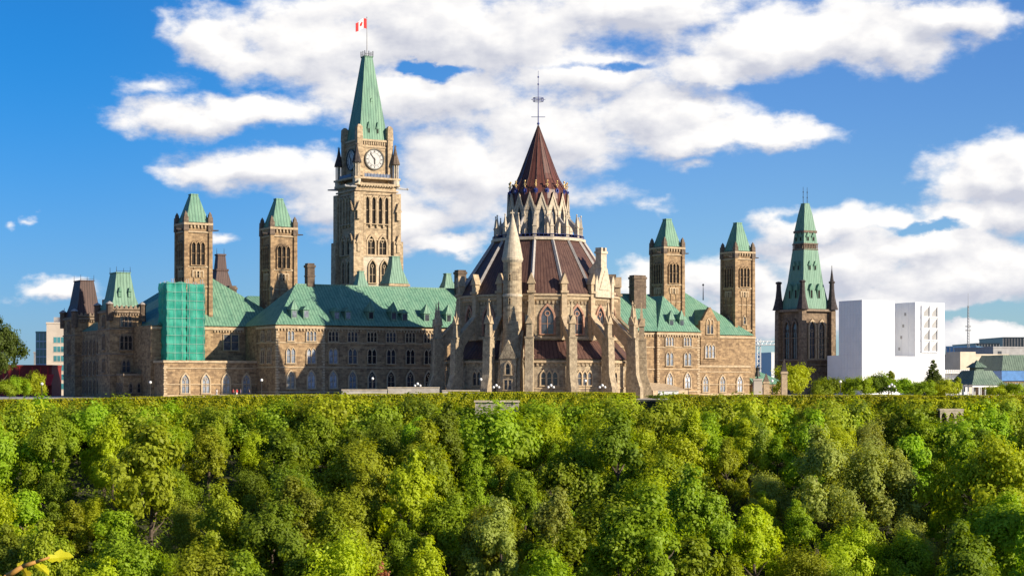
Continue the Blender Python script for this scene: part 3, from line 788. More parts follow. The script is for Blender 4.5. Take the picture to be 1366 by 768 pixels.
for x in (-1.9, 0, 1.9): m.box(u+x-.22, u+x+.22, v-s-.6, v-s+.1, zt(304), zt(264)); m.box(u-s-.6, u-s+.1, v+x-.22, v+x+.22, zt(304), zt(264))
for x in (-3.7, 3.7): m.box(u+x-.4, u+x+.4, v-s-.55, v-s+.1, zt(341), zt(262)); m.box(u-s-.55, u-s+.1, v+x-.4, v+x+.4, zt(341), zt(262))
m.build('pilasters', M['stone_peace'], ct)
m = MB(); cs = 4.5; m.box(u-cs, u+cs, v-cs, v+cs, ztop-.2, zt(186))
for a in (-1, 1):
    for b in (-1, 1): m.box(u+a*cs-.75, u+a*cs+.75, v+b*cs-.75, v+b*cs+.75, ztop, zt(176) if b < 0 or a > 0 else zt(176))
m.build('clock_stage', M['stone_peace'], ct)
for z, hh, d, ss in ((zt(246)-.5, .6, .75, s), (zt(256), .4, .45, s), (zt(262)+.3, .25, .3, s), (zt(322)+.2, .35, .3, s), (zt(306), .3, .12, s), (zt(188)-.2, .55, .45, cs), (zt(197), .3, .2, cs), (zt(240), .5, .9, s)):
    t = MB(); t.box(u-ss-d, u+ss+d, v-ss-d, v+ss+d, z, z+hh); t.build('string_course', M['trim'], ct)
t = MB()
t.box(u-s+1.5, u+s-1.5, v-s-1.2, v-s+.1, zt(343), zt(341)); t.build('string_course', M['trim'], ct); t = MB()
t2 = MB(); t3 = MB()
for i in range(13):
    x = -s+1.2+i*(2*s-2.4)/12
    t.box(u+x-.22, u+x+.22, v-s-.7, v-s+.05, zt(250), zt(247)); t2.box(u-s-.7, u-s+.05, v+x-.22, v+x+.22, zt(250), zt(247))
    t3.prism([(u+x-.3, zt(262)+.6), (u+x+.3, zt(262)+.6), (u+x, zt(258.5))], v-s-.3, v-s+.05)
for q in (t, t2, t3): q.build('frieze', M['trim'], ct)
t = MB(); t2 = MB()
for i in range(12):
    x = -cs+.9+i*(2*cs-1.8)/11
    t.box(u+x-.17, u+x+.17, v-cs-.28, v-cs+.05, zt(193), zt(189.5)); t2.box(u-cs-.28, u-cs+.05, v+x-.17, v+x+.17, zt(193), zt(189.5))
t.build('frieze', M['trim'], ct); t2.build('frieze', M['trim'], ct)
for a in (-1, 1):                                       # gabled niches on the corner piers
    for z in (zt(283), zt(326)):
        t = MB()
        x = u+a*(s-.05); t.prism([(x-.9, z), (x+.9, z), (x, z+2.6)], v-s-1.75, v-s-1.2); t.box(x-.5, x+.5, v-s-1.68, v-s-1.2, z-2.2, z)
        t.prismx([(v-s-.9, z), (v-s+.9, z), (v-s, z+2.6)], u-s-1.75, u-s-1.2)
        t.build('niche', M['trim'], ct)
pn = MB()                                               # corner pinnacles beside the clock stage
for a in (-1, 1):
    for b in (-1, 1):
        cx, cy = u+a*(s-.2), v+b*(s-.2); z0 = zt(239)
        q = MB()
        q.lathe(cx, cy, [(1.15, ztop-.4), (1.15, z0)], 8)
        for i in range(8): q.tube((cx+.8*sin(i*pi/4), cy+.8*cos(i*pi/4), z0), (cx+.8*sin(i*pi/4), cy+.8*cos(i*pi/4), zt(219)), .16, n=5)
        q.lathe(cx, cy, [(.45, z0), (.45, zt(219))], 8)
        q.build('pinnacle', M['trim_pale'], ct)
        q = MB(); q.lathe(cx, cy, [(1.35, zt(219)), (1.25, zt(216)), (.62, zt(206)), (.14, zt(194))], 8); q.ball((cx, cy, zt(196)), .28)
        q.box(cx-.4, cx+.4, cy-.06, cy+.06, zt(193.8)-.1, zt(193.8)+.1); q.tube((cx, cy, zt(196)), (cx, cy, zt(192)), .08)
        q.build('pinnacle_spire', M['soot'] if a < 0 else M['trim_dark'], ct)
g = MB()
for a in (-1, 1):
    g = MB(); g.tube((u+a*s, v-s, zt(250)), (u+a*(s+3.3), v-s-.2, zt(251)), .36, .18); g.ball((u+a*(s+3.3), v-s-.2, zt(250.5)), .34); g.build('gargoyle', M['grey'], ct)
    g = MB(); g.tube((u-s, v+a*s, zt(250)), (u-s-3.0, v+a*s, zt(251)), .36, .18); g.build('gargoyle', M['grey'], ct)
g = MB()
g.tube((u-s+.2, v-s, zt(245)), (u-s-.6, v-s-2.6, zt(244)), .36, .2)
g.build('gargoyle', M['grey'], ct)
M['lead'] = plain('blue grey balcony lead', (0.10,0.13,0.20), .5, .3, 3)
b = MB(); b.box(u-s-.55, u-s-.35, v-3.7, v+3.7, zt(239), zt(233)); b.build('balcony', M['lead'], ct)
b = MB(); b.box(u-3.7, u+3.7, v-s-.55, v-s-.35, zt(239), zt(233))
for i in range(9): b.box(u-3.8+i*.93, u-3.65+i*.93, v-s-.66, v-s-.54, zt(239), zt(232))
b.build('balcony', M['lead'], ct)
def clock(loc, rz):
    R = 2.62
    c = MB(); c.lathe(0, 0, [(R, -.12), (R, .12)], 40)
    def up(mb): mb.v = [(x, -z, -y) for x, y, z in mb.v]; return mb     # lay the disc upright facing -y
    o = up(c).build('clock_face', M['dial'], None); put(o, ct, loc, rz)
    k = MB()
    n = 40
    outr = [(1.1*R*cos(2*pi*i/n), 1.1*R*sin(2*pi*i/n)) for i in range(n+1)]; inr = [(R*.97*cos(2*pi*i/n), R*.97*sin(2*pi*i/n)) for i in range(n+1)]
    k.ring(outr, inr, -.3, .05); q = k.build('clock_rim', M['bronze'], None); q.parent = o
    k = MB()
    k.ring([(.66*R*cos(2*pi*i/n), .66*R*sin(2*pi*i/n)) for i in range(n+1)], [(.63*R*cos(2*pi*i/n), .63*R*sin(2*pi*i/n)) for i in range(n+1)], -.15, -.11)
    for h in range(12):                                # numeral strokes, roman style
        a = h*pi/6; st = (3,1,2,3,2,1,2,3,3,2,1,2)[h]
        for j in range(st):
            off = (j-(st-1)/2)*.16; ca, sa = cos(a), sin(a)
            pts = [(off-.05, .72*R), (off+.05, .72*R), (off+.05, .9*R), (off-.05, .9*R)]
            k.prism([(x*ca+z*sa, -x*sa+z*ca) for x, z in pts], -.15, -.11)
    q = k.build('numerals', M['iron'], None); q.parent = o
    for nm, ang, L, wd in (('hour_hand', 177, 1.45, .17), ('minute_hand', -38, 2.15, .12)):
        a = radians(ang); ca, sa = cos(a), sin(a); k = MB()
        pts = [(-wd, -.4), (wd, -.4), (wd*.9, L*.8), (0, L), (-wd*.9, L*.8)]
        k.prism([(x*ca+z*sa, -x*sa+z*ca) for x, z in pts], -.26, -.18); q = k.build(nm, M['iron'], None); q.parent = o
clock((u, v-cs-.1, zt(212.5)), 0); clock((u-cs-.1, v, zt(212.5)), E90)
z0 = zt(187)
rr = MB(); rr.pyr(u, v, 4.35, z0, 3.95, z0+2.2); rr.pyr(u, v, 3.95, z0+2.2, 1.15, zt(74)); rr.build('roof', M['copper'], ct)
rr = MB(); rr.pyr(u, v, 1.2, zt(74), 1.35, zt(72)); rr.build('roof_crown', M['copper_pale'], ct)
k = MB()
for a in (-1, 0, 1):
    for b in (-1, 0, 1):
        if a or b: k.tube((u+a*1.2, v+b*1.2, zt(73)), (u+a*1.2, v+b*1.2, zt(65)), .11)
for sgn in (-1, 1):
    k.box(u-1.2, u+1.2, v+sgn*1.2-.04, v+sgn*1.2+.04, zt(69.5), zt(69))
k.build('cresting', M['iron'], ct)
for du in (-1.3, 1.3):                                   # lucarnes
    m = MB(); m.box(u+du-.38, u+du+.38, v-4.05, v-2.5, zt(178), zt(171)); m.prism([(u+du-.5, zt(171)), (u+du+.5, zt(171)), (u+du, zt(162))], v-4.15, v-2.4); l = m.build('lucarne', M['copper'], ct)
    m = MB(); m.box(u+du-.2, u+du+.2, v-4.1, v-4.0, zt(177), zt(171.5)); m.build('pane', M['void'], l, off=ORG[ct.name])
m = MB(); m.box(u-.3, u+.3, v-2.9, v-1.5, zt(137), zt(134)); m.prism([(u-.4, zt(134)), (u+.4, zt(134)), (u, zt(129))], v-3.0, v-1.5); m.build('lucarne', M['copper'], ct)
m = MB()
for a in (-1, 1):
    for b in (-1, 1): m = MB(); m.pyr(u+a*cs, v+b*cs, .85, zt(186), .75, zt(170)); m.pyr(u+a*cs, v+b*cs, .75, zt(170), .3, zt(167)); m.build('turret', M['stone_peace'], ct)
fp = MB(); fp.tube((u, v, zt(73)), (u, v, zt(19)), .14, .06); fp.ball((u, v, zt(19)), .16); fp.build('flagpole', M['grey'], ct)
for rz, fx in ((0, 0), (E90, 1)):
    def at(x, z, d=.02): return (u+x, v-s-d, z) if not fx else (u-s-d, v-x, z)
    for x in (-2.85, -.95, .95, 2.85): window(ct, at(x, zt(299)), rz, 1, 1.05, 7.2, glass='void', mat='stone_peace', frame=.28, d=.5, name='belfry_opening')
    for x in (-1.7, 1.7): window(ct, at(x, zt(340)), rz, 1, 2.1, 4.9, glass='void', frame=.4, d=.5, single=True)
    for x in (-1.75, 1.75): window(ct, (u+x, v-s-1.02, zt(378)) if not fx else at(x, zt(378)), rz, 1, 1.9, 6.0, glass='void', frame=.3, d=.4, single=True)
# the flag: red, white, red with a red leaf, blown to the left
fl = thing('flag', 'small red and white maple leaf flag flying from the clock tower pole', 'flag', (u, v, zt(22)), H)
fu = -3.3; fz0, fz1 = zt(34.5), zt(21)
wh, rd = M['white_paint'], M['red_bright']
def fpt(x, z):                                           # cloth coordinates 0..1 from the pole; droops and ripples
    return (u-.12-x*3.3, v + .35*sin(x*5.5+.6)*x + .1*sin(x*11)*x, fz0+(fz1-fz0)*(z*(1-.15*x)) - 1.15*x*x + .2*sin(x*6))
def cloth(x0, x1, th=.03, n=8):
    mb = MB(); vs = []
    for k in (0, 1):
        for j in range(5):
            for i in range(n+1):
                p = fpt(x0+(x1-x0)*i/n, j/4); vs.append((p[0], p[1]+k*th, p[2]))
    W = n+1; T = 5*W; fs = []
    for j in range(4):
        for i in range(n):
            a = j*W+i; fs += [(a, a+1, a+W+1, a+W), (T+a, T+a+W, T+a+W+1, T+a+1)]
    return mb.add(vs, fs)
cloth(0, .27).build('red_band', rd, fl); cloth(.27, .73).build('white_band', wh, fl); cloth(.73, 1).build('red_band', rd, fl)
LEAFP = [(0,-.46),(.03,-.2),(.26,-.24),(.21,-.14),(.42,.06),(.34,.1),(.38,.24),(.22,.2),(.18,.26),(.07,.12),(.12,.36),(.05,.32),(0,.46)]
LEAFP = LEAFP + [(-x, z) for x, z in reversed(LEAFP[1:-1])]
mb = MB(); vs = []
for k in (-.03, .06):
    for x, z in LEAFP + [(0, 0)]:
        p = fpt(.5+x*.42, .5+z*.86); vs.append((p[0], p[1]+k, p[2]))
n = len(LEAFP); mb.add(vs, [(i, (i+1) % n, n) for i in range(n)] + [(n+1+(i+1) % n, n+1+i, n+1+n) for i in range(n)])
mb.build('maple_leaf', rd, fl)

# ------------------------------------------------------------------ the round library
LX, LY = 5.86, 400.0
LF = Frame(LX, LY, 0)
lib = thing('round_library', 'sixteen-sided stone library with brown conical roof, lantern spire and flying buttresses', 'building', (0, 0, 0), LF)
PH0 = radians(-5.5); STEP = radians(22.5)
def pol(r, a, z): return (r*sin(a), -r*cos(a), z)
def lathe16(mb, prof): return mb.lathe(0, 0, prof, 16, PH0)
m = MB(); lathe16(m, [(21.0, -.5), (21.0, .9), (20.6, 1.2), (20.6, 8.5)]); m.build('aisle_wall', M['stone_lib'], lib)
m = MB(); lathe16(m, [(21.1, 8.5), (17.2, 12.7), (17.0, 12.7)]); m.build('aisle_roof', M['brown_roof'], lib)
m = MB(); lathe16(m, [(17.35, 8), (17.35, 22.0)]); m.build('drum_wall', M['stone_lib'], lib)
m = MB()
lathe16(m, [(17.3, 12.7), (17.75, 12.75), (17.75, 13.3), (17.3, 13.5)]); m.build('string_course', M['trim'], lib)
m = MB(); lathe16(m, [(20.5, 2.2), (20.75, 2.2), (20.75, 2.5), (20.5, 2.5)]); m.build('string_course', M['trim'], lib)
m = MB(); lathe16(m, [(17.5, 20.9), (17.9, 21.3), (17.95, 21.9), (18.3, 22.0), (18.3, 22.45), (17, 22.5)])
m2 = MB(); lathe16(m2, [(20.85, 7.6), (21.15, 7.7), (21.15, 8.15), (20.6, 8.2)])
for j in range(128):
    a = PH0 + 2*pi*(j+.5)/128
    rr_ = 20.6*cos(STEP/2)/cos(((a-PH0) % STEP)-STEP/2)
    x, y, _ = pol(rr_+.12, a, 0)
    m2.pyr(x, y, .2, 7.05, .22, 7.62)
    rr_ = 17.35*cos(STEP/2)/cos(((a-PH0) % STEP)-STEP/2); x, y, _ = pol(rr_+.12, a, 0); m.pyr(x, y, .2, 20.3, .24, 20.92)
m.build('cornice', M['trim'], lib); m2.build('aisle_cornice', M['trim'], lib)
m = MB(); lathe16(m, [(18.15, 22.5), (17.2, 23.9), (10.1, 34.6)]); m.build('main_roof', M['brown_roof'], lib)
m = MB()
for j in range(16):
    a = PH0 + STEP*j
    m.tube(pol(17.55, a, 23.5), pol(10.15, a, 34.65), .42, .36, 4)
m.build('roof_ribs', M['metal_rib'], lib)
m = MB(); lathe16(m, [(10.0, 34.5), (10.6, 34.6), (10.6, 35.2), (9.9, 35.3)]); m.build('lantern_base', M['trim_pale'], lib)
m = MB(); lathe16(m, [(10.3, 35.3), (10.3, 35.36), (10.2, 35.36)])
for j in range(64):
    a = 2*pi*j/64; m.tube(pol(10.2, a, 35.3), pol(10.2, a, 35.9), .04, n=4)
lathe16(m, [(10.2, 35.86), (10.25, 35.86), (10.25, 35.92), (10.15, 35.92)]); m.build('railing', M['blue_iron'], lib)
m = MB(); lathe16(m, [(6.55, 35), (6.55, 43.0)]); m.build('lantern_wall', M['grey'], lib)
# lantern gables, glazing, pinnacles and struts
ga = MB(); ga.ring([(-1.28, 0), (-1.28, 5.6), (-.1, 9.0), (.1, 9.0), (1.28, 5.6), (1.28, 0)], [(-.62, 0), (-.62, 4.6), (-.02, 6.6), (.02, 6.6), (.62, 4.6), (.62, 0)], -.35, .3)
ga.ring([(-1.34, 5.6), (0, 9.55), (1.34, 5.6)], [(-1.1, 5.4), (0, 8.6), (1.1, 5.4)], -.5, -.2)
gp = MB(); gp.add([(-.64, -.02, 0), (.64, -.02, 0), (.64, -.02, 4.6), (0, -.02, 6.6), (-.64, -.02, 4.6)], [(0,1,2,3,4)]); gp.box(-.06, .06, -.15, -.03, 0, 6.2); gp.box(-.6, .6, -.12, -.03, 2.2, 2.32)
gr = MB(); gr.add([(-1.34, -.45, 5.6), (0, -.45, 9.6), (1.34, -.45, 5.6), (-.5, 2.6, 5.6), (0, 2.9, 9.3), (.5, 2.6, 5.6)], [(0,1,4,3), (1,2,5,4), (0,3,5,2)])
GA = GP = GR = None
pinn = MB()
pinn.pyr(0, 0, .42, 0, .36, 2.6); pinn.pyr(0, 0, .5, 2.6, .46, 2.85); pinn.pyr(0, 0, .36, 2.85, .05, 5.4); pinn.ball((0, 0, 5.4), .2, 6, 4)
strut = MB(); strut.prismx([(-.25, 1.0), (-.1, 3.0), (2.9, 6.0), (3.1, 5.5), (1.0, 2.9), (.2, 1.0)], -.15, .15)
inner = MB(); inner.pyr(0, 0, .3, 0, .26, 5.0); inner.pyr(0, 0, .38, 5.0, .34, 5.25); inner.pyr(0, 0, .26, 5.25, .04, 7.2)
fin = MB(); fin.tube((0,0,-1), (0,0,2.4), .09, .05); fin.box(-.42, .42, -.06, .06, .1, .9); fin.box(-.06, .06, -.42, .42, .3, .8)
fing = MB(); fing.ball((0,0,2.6), .24, 8, 6); fing.ball((0,0,1.4), .17, 8, 6); fing.tube((0,0,1.3), (0,0,2.6), .1); fing.box(-.35,.35,-.05,.05,1.75,1.9); fing.box(-.05,.05,-.35,.35,1.75,1.9)
shared = {}
def inst(name, mb, mat, parent, loc, rz, thing_child=True):
    me = shared.get((name, id(mb)))
    if me is None:
        o = mb.build(name, M[mat], None); shared[(name, id(mb))] = o.data
    else:
        o = bpy.data.objects.new(name, me); COL.objects.link(o)
    if parent is not None:
        o.parent = parent
    o.location = loc; o.rotation_euler = (0, 0, rz)
    return o
for j in range(16):
    b = PH0 + STEP*(j+.5); a = PH0 + STEP*j
    d = inst('lantern_gable', ga, 'trim_pale', lib, pol(6.42, b, 35.8), b)
    inst('pane', gp, 'glass', d, (0, 0, 0), 0); inst('gable_roof', gr, 'brown_mansard', d, (0, 0, 0), 0)
    inst('lantern_pinnacle', pinn, 'trim_pale', lib, pol(9.55, a, 35.0), a)
    inst('strut', strut, 'metal_rib', lib, pol(9.4, a, 34.6), a)
    inst('pier', inner, 'trim_pale', lib, pol(6.85, a, 35.2), a)
    f_ = inst('finial', fin, 'blue_iron', lib, pol(6.45, a, 45.2), a); inst('finial_ball', fing, 'gold', f_, (0, 0, 0), 0)
m = MB(); lathe16(m, [(6.6, 41.6), (6.65, 44.0), (6.35, 46.0), (4.75, 48.6), (4.2, 49.8), (2.2, 55.2), (.14, 60.8)]); m.build('spire_roof', M['brown_cone'], lib)
m = MB()
for j in range(16):
    a = PH0+STEP*j; m.tube(pol(6.38, a, 46.0), pol(4.78, a, 48.6), .07, n=4); m.tube(pol(4.78, a, 48.6), pol(4.24, a, 49.8), .07, n=4); m.tube(pol(4.24, a, 49.8), pol(.15, a, 60.8), .07, .03, n=4)
m.build('spire_ribs', M['brown_mansard'], lib)
m = MB(); m.tube((0,0,60), (0,0,73.0), .16, .05); m.ball((0,0,61.2), .3)
for a in (0, pi/2): m.tube((-1.55*cos(a), -1.55*sin(a), 62.7), (1.55*cos(a), 1.55*sin(a), 62.7), .07); m.tube((-1.6*cos(a), -1.6*sin(a), 66.6), (1.6*cos(a), 1.6*sin(a), 66.6), .06)
for z, R in ((66.2, 1.15), (66.9, 1.15)):
    for i in range(20): m.tube((R*cos(i*pi/10), R*sin(i*pi/10), z), (R*cos((i+1)*pi/10), R*sin((i+1)*pi/10), z), .07, n=4)
for i in range(8): m.tube((1.15*cos(i*pi/4), 1.15*sin(i*pi/4), 66.2), (1.15*cos(i*pi/4), 1.15*sin(i*pi/4), 66.9), .06, n=4)
for z in (70.0, 71.6): m.ball((0, 0, z), .22, 6, 5)
m.build('mast', M['blue_iron'], lib)
# drum buttresses, flying buttresses, outer piers
drum = MB(); drum.box(-.6, .6, -.75, .4, 12.6, 22.6); drum.box(-.75, .75, -.95, .35, 17.6, 18.0); drum.box(-.85, .85, -1.15, .5, 22.6, 23.1)
drum.box(-.6, .6, -.8, .4, 23.1, 24.6); drum.prism([(-.9, 24.6), (.9, 24.6), (0, 26.9)], -1.0, .5)
pier = MB()
pier.prismx([(-2.2, -.5), (-2.2, 2.2), (-1.25, 5.2), (-1.0, 12.8), (1.0, 12.8), (1.3, -.5)], -.85, .85)
pier.box(-.95, .95, -1.12, 1.1, 9.0, 9.35); pier.box(-.95, .95, -1.12, 1.1, 12.8, 13.15)
pier.pyr(0, 0, .62, 13.15, .56, 16.0)
spirelet = MB(); spirelet.prism([(-.8, 15.9), (.8, 15.9), (0, 17.7)], -.78, -.45); spirelet.prism([(-.8, 15.9), (.8, 15.9), (0, 17.7)], .45, .78); spirelet.prismx([(-.8, 15.9), (.8, 15.9), (0, 17.7)], -.79, -.46); spirelet.prismx([(-.8, 15.9), (.8, 15.9), (0, 17.7)], .46, .79)
spirelet.pyr(0, 0, .56, 15.95, .1, 20.4); spirelet.box(-.38, .38, -.07, .07, 20.55, 20.8); spirelet.box(-.08, .08, -.08, .08, 20.3, 21.2)
fly = MB(); fly.prismx([(-.6, 11.9), (5.6, 18.1), (5.6, 14.9), (4.2, 13.9), (1.9, 11.4), (.9, 8.4), (-.6, 7.2)], -.45, .45)
fly.prismx([(-.7, 11.95), (5.6, 18.2), (5.6, 18.75), (-.7, 12.55)], -.78, .78)
for j in range(16):
    a = PH0 + STEP*j
    inst('drum_buttress', drum, 'trim', lib, pol(17.55, a, 0), a)
    if abs(((a+pi) % (2*pi))-pi) < radians(112):
        p_ = inst('buttress', pier, 'stone_lib', lib, pol(23.0, a, 0), a)
        inst('pinnacle', spirelet, 'trim', p_, (0, 0, 0), 0)
        inst('flying_arch', fly, 'trim', p_, (0, 0, 0), 0)
for j in range(16):
    b = PH0 + STEP*(j+.5); bb = ((b+pi) % (2*pi))-pi
    if abs(bb) > radians(112): continue
    ra = 17.35*cos(STEP/2)+.01; rb = 20.6*cos(STEP/2)+.01
    window(lib, pol(ra, b, 13.9), b, 1, 2.7, 5.9, single=True, frame=.42, d=.34, mat='trim_red')
    tr = MB()
    if abs(bb-radians(-16.75)) > .1:
        window(lib, pol(rb, b, 2.9), b, 3, 1.0, 2.9, frame=.3, mat='trim', d=.3)
# stair turret
tA = PH0 + STEP*(-.5); tc_ = pol(20.0, tA, 0)
st = MB(); n = 14
st.lathe(tc_[0], tc_[1], [(2.9, -.5), (2.9, 1.2), (2.7, 1.5), (2.65, 9.0), (2.05, 13.5), (1.95, 29.2)], 24); tw = st.build('stair_turret', M['stone_lib'], lib, smooth=False)
st = MB(); st.lathe(tc_[0], tc_[1], [(1.95, 28.9), (2.25, 29.4), (2.3, 29.9), (2.1, 30.0)], 24); sc2 = MB(); sc2.lathe(tc_[0], tc_[1], [(2.0, 21.6), (2.12, 21.7), (2.12, 22.1), (2.0, 22.2)], 24); sc2.build('string_course', M['trim_pale'], tw, off=(0, 0, 0))
st.lathe(tc_[0], tc_[1], [(2.2, 29.95), (1.75, 32.6), (.15, 39.2)], 24)
for z in (31.6, 33.2, 34.8): rr_ = 2.2-(z-29.95)*.235; st.lathe(tc_[0], tc_[1], [(rr_-.05, z), (rr_+.12, z+.05), (rr_-.05, z+.3)], 24)
st.box(tc_[0]-.45, tc_[0]+.45, tc_[1]-.09, tc_[1]+.09, 39.35, 39.65); st.box(tc_[0]-.1, tc_[0]+.1, tc_[1]-.1, tc_[1]+.1, 39.0, 40.1)
st.build('turret_cap', M['trim_pale'], tw, off=(0, 0, 0))
st = MB()
st.box(-1.7, 1.7, -2.6, .5, -.5, 8.6); st.prism([(-2.0, 8.5), (2.0, 8.5), (0, 12.4)], -2.75, .6)
for sx in (-1, 1): st.prismx([(-2.2, -.5), (-2.2, 3), (-1.2, 9.5), (.6, 14.5), (.8, -.5)], sx*2.1-.35, sx*2.1+.35)
o = st.build('turret_porch', M['stone_lib'], lib); o.location = pol(20.6, tA, 0); o.rotation_euler = (0, 0, tA)
wn_ = window(lib, pol(20.6+2.62, tA, 5.2), tA, 1, 1.0, 2.4, frame=.35); wn_ = window(lib, pol(20.6+2.62, tA, 2.0), tA, 2, .7, 2.0, frame=.25, flat=True)
for k_, z in enumerate((16, 20, 25)): window(lib, pol(20.0+1.97, tA + .0, z), tA, 1, .32, 1.4, frame=.14, d=.12, glass='void', sill=False)
# tall gabled chimney on the drum, right
gA = PH0 + STEP*2.5
st = MB(); st.box(-2.7, 2.7, -.7, 1.0, 21.9, 23.4); st.prism([(-2.7, 23.4), (2.7, 23.4), (1.0, 28.3), (-1.0, 28.3)], -.7, 1.0)
st.prism([(-1.9, 23.5), (1.9, 23.5), (0, 27.6)], -.85, -.7); st.box(-1.0, 1.0, -.55, .95, 28.2, 31.4); st.box(-1.2, 1.2, -.75, 1.15, 31.4, 31.9); st.box(-1.0, -.4, -.6, 1.0, 31.9, 32.7); st.box(.4, 1.0, -.6, 1.0, 31.9, 32.7)
for sx in (-1, 1): st.box(sx*2.9-.45, sx*2.9+.45, -.85, .8, 21.9, 25.2); st.prism([(sx*2.9-.5, 25.2), (sx*2.9+.5, 25.2), (sx*2.9, 26.6)], -.9, .8)
st.prismx([(.9, 22), (.9, 30), (7, 24)], -.8, .8)
o = st.build('gable_chimney', M['trim_pale'], lib); o.location = pol(17.6, gA, 0); o.rotation_euler = (0, 0, gA)
st = MB(); st.box(-.9, .9, -.6, .8, 22, 27.5); st.box(-1.05, 1.05, -.75, .95, 27.0, 27.5)
o = st.build('chimney', M['stone_dark'], lib); o.location = pol(16.6, PH0+STEP*4.1, 0); o.rotation_euler = (0, 0, PH0+STEP*4.1)

# ------------------------------------------------------------------ dark Gothic tower on the right
WX = (1070.5-CX)/FPX*555
WF = Frame(WX, 555, 30)                     # its near corner
wt = thing('gothic_tower', 'dark sooty Gothic tower with tall stepped green copper spire and corner pinnacles', 'tower', (6.3, 6.3, 0), WF)
S = 11.7; Zw = lambda py: WF.Z(py, 4, 3)
m = MB(); m.box(.4, S-.4, .4, S-.4, -.5, Zw(413))
for a in (0, 1):
    for b in (0, 1):
        x, y = a*S, b*S
        m.frus(x-1.0, x+1.0, y-1.0, y+1.0, -.5, x-.85, x+.85, y-.85, y+.85, Zw(413)-.2)
m.build('shaft', M['stone_gothic'], wt)
for z, hh, d in ((Zw(413)-.6, .7, .75), (Zw(481), .4, .5), (Zw(487), .3, .25), (Zw(452)+.2, .2, .1)): t = MB(); t.box(-d, S+d, -d, S+d, z, z+hh); t.build('string_course', M['trim_mid'], wt)
t = MB()
for i in range(12):
    x = 1.6+i*(S-3.2)/11; t.box(x-.2, x+.2, .05, .5, Zw(496), Zw(488.5)); t.box(.05, .5, x-.2, x+.2, Zw(496), Zw(488.5))
t.build('blind_arcade', M['trim_mid'], wt)
for a in (0, 1):
    for b in (0, 1):
        x, y = a*S, b*S; q = MB(); z0 = Zw(413)
        q.lathe(x, y, [(2.0, z0), (1.45, z0+1.8), (1.0, z0+4.0), (.75, z0+6.5), (.7, z0+8.2), (1.0, z0+8.4), (1.0, z0+8.8), (.6, z0+9.0), (.1, Zw(358) if (a and not b) else Zw(375))], 8)
        q.tube((x, y, z0+8), (x, y, Zw(354) if (a and not b) else Zw(374)), .1)
        q.build('pinnacle', M['soot'], wt)
for x in (S/2-1.9, S/2+1.9): window(wt, (x, .4, Zw(478)), 0, 1, 2.3, 11.6, single=True, frame=.5, d=.5, mat='trim')
for y in (S/2-1.9, S/2+1.9): window(wt, (.4, y, Zw(478)), E90, 1, 2.3, 11.6, single=True, frame=.5, d=.5, mat='trim_dark')  # darker trim on the left face: its shade put into the colour
q = MB(); c = S/2
prof = [(5.6, Zw(412)), (4.75, Zw(396)), (3.9, Zw(376)), (2.95, Zw(338)), (2.75, Zw(331))]
for (h0, z0), (h1, z1) in zip(prof, prof[1:]): q.pyr(c, c, h0, z0, h1, z1)
q.build('roof', M['copper_pale'], wt)
q = MB(); q.pyr(c, c, 2.85, Zw(333), 2.95, Zw(332)); 
for i in range(9):
    x = -2.6+i*5.2/8
    for sx in (-1, 1): q.box(c+x-.14, c+x+.14, c+sx*2.7-.1, c+sx*2.7+.1, Zw(332), Zw(325.5)); q.box(c+sx*2.7-.1, c+sx*2.7+.1, c+x-.14, c+x+.14, Zw(332), Zw(325.5))
q.pyr(c, c, 2.9, Zw(325.5), 2.9, Zw(324)); q.pyr(c, c, 2.2, Zw(332), 2.2, Zw(325.5)); q.pyr(c, c, 2.62, Zw(310), 2.62, Zw(307))
q.build('gallery', M['trim_dark'], wt)
q = MB(); q.pyr(c, c, 2.7, Zw(324), 2.35, Zw(310)); q.pyr(c, c, 2.4, Zw(307), 1.55, Zw(284)); q.pyr(c, c, 1.55, Zw(284), .95, Zw(271)); q.pyr(c, c, 1.0, Zw(271), .95, Zw(270)); q.build('roof_top', M['copper_pale'], wt)
q = MB()
for x in (-.8, .8): q.tube((c+x, c, Zw(271)), (c+x, c, Zw(248)), .1, .05); q.ball((c+x, c, Zw(262)), .2, 6, 4); q.ball((c+x, c, Zw(255)), .2, 6, 4)
q.build('spike', M['iron'], wt)
def luc(x, z, hw, hh, out):
    for fx in (0, 1):
        q = MB()
        if not fx: q.box(x-hw, x+hw, c-out, c-out+1.6, z, z+hh); q.prism([(x-hw*1.5, z+hh), (x+hw*1.5, z+hh), (x, z+hh+hw*3)], c-out-.12, c-out+1.6)
        else: q.box(c-out, c-out+1.6, x-hw, x+hw, z, z+hh); q.prismx([(x-hw*1.5, z+hh), (x+hw*1.5, z+hh), (x, z+hh+hw*3)], c-out-.12, c-out+1.6)
        l = q.build('lucarne', M['copper'], wt)
        q = MB(); 
        if not fx: q.box(x-hw*.6, x+hw*.6, c-out-.05, c-out+.05, z+.1, z+hh*.9)
        else: q.box(c-out-.05, c-out+.05, x-hw*.6, x+hw*.6, z+.1, z+hh*.9)
        q.build('pane', M['void'], l, off=ORG[wt.name])
for dx in (-1.5, 1.5): luc(c+dx, Zw(398), .6, 2.8, 4.95)
for dx in (-1.1, 1.1): luc(c+dx, Zw(360), .45, 1.5, 3.65)
for dx in (-1.1, 1.1): luc(c+dx, Zw(321), .5, 1.3, 2.75)

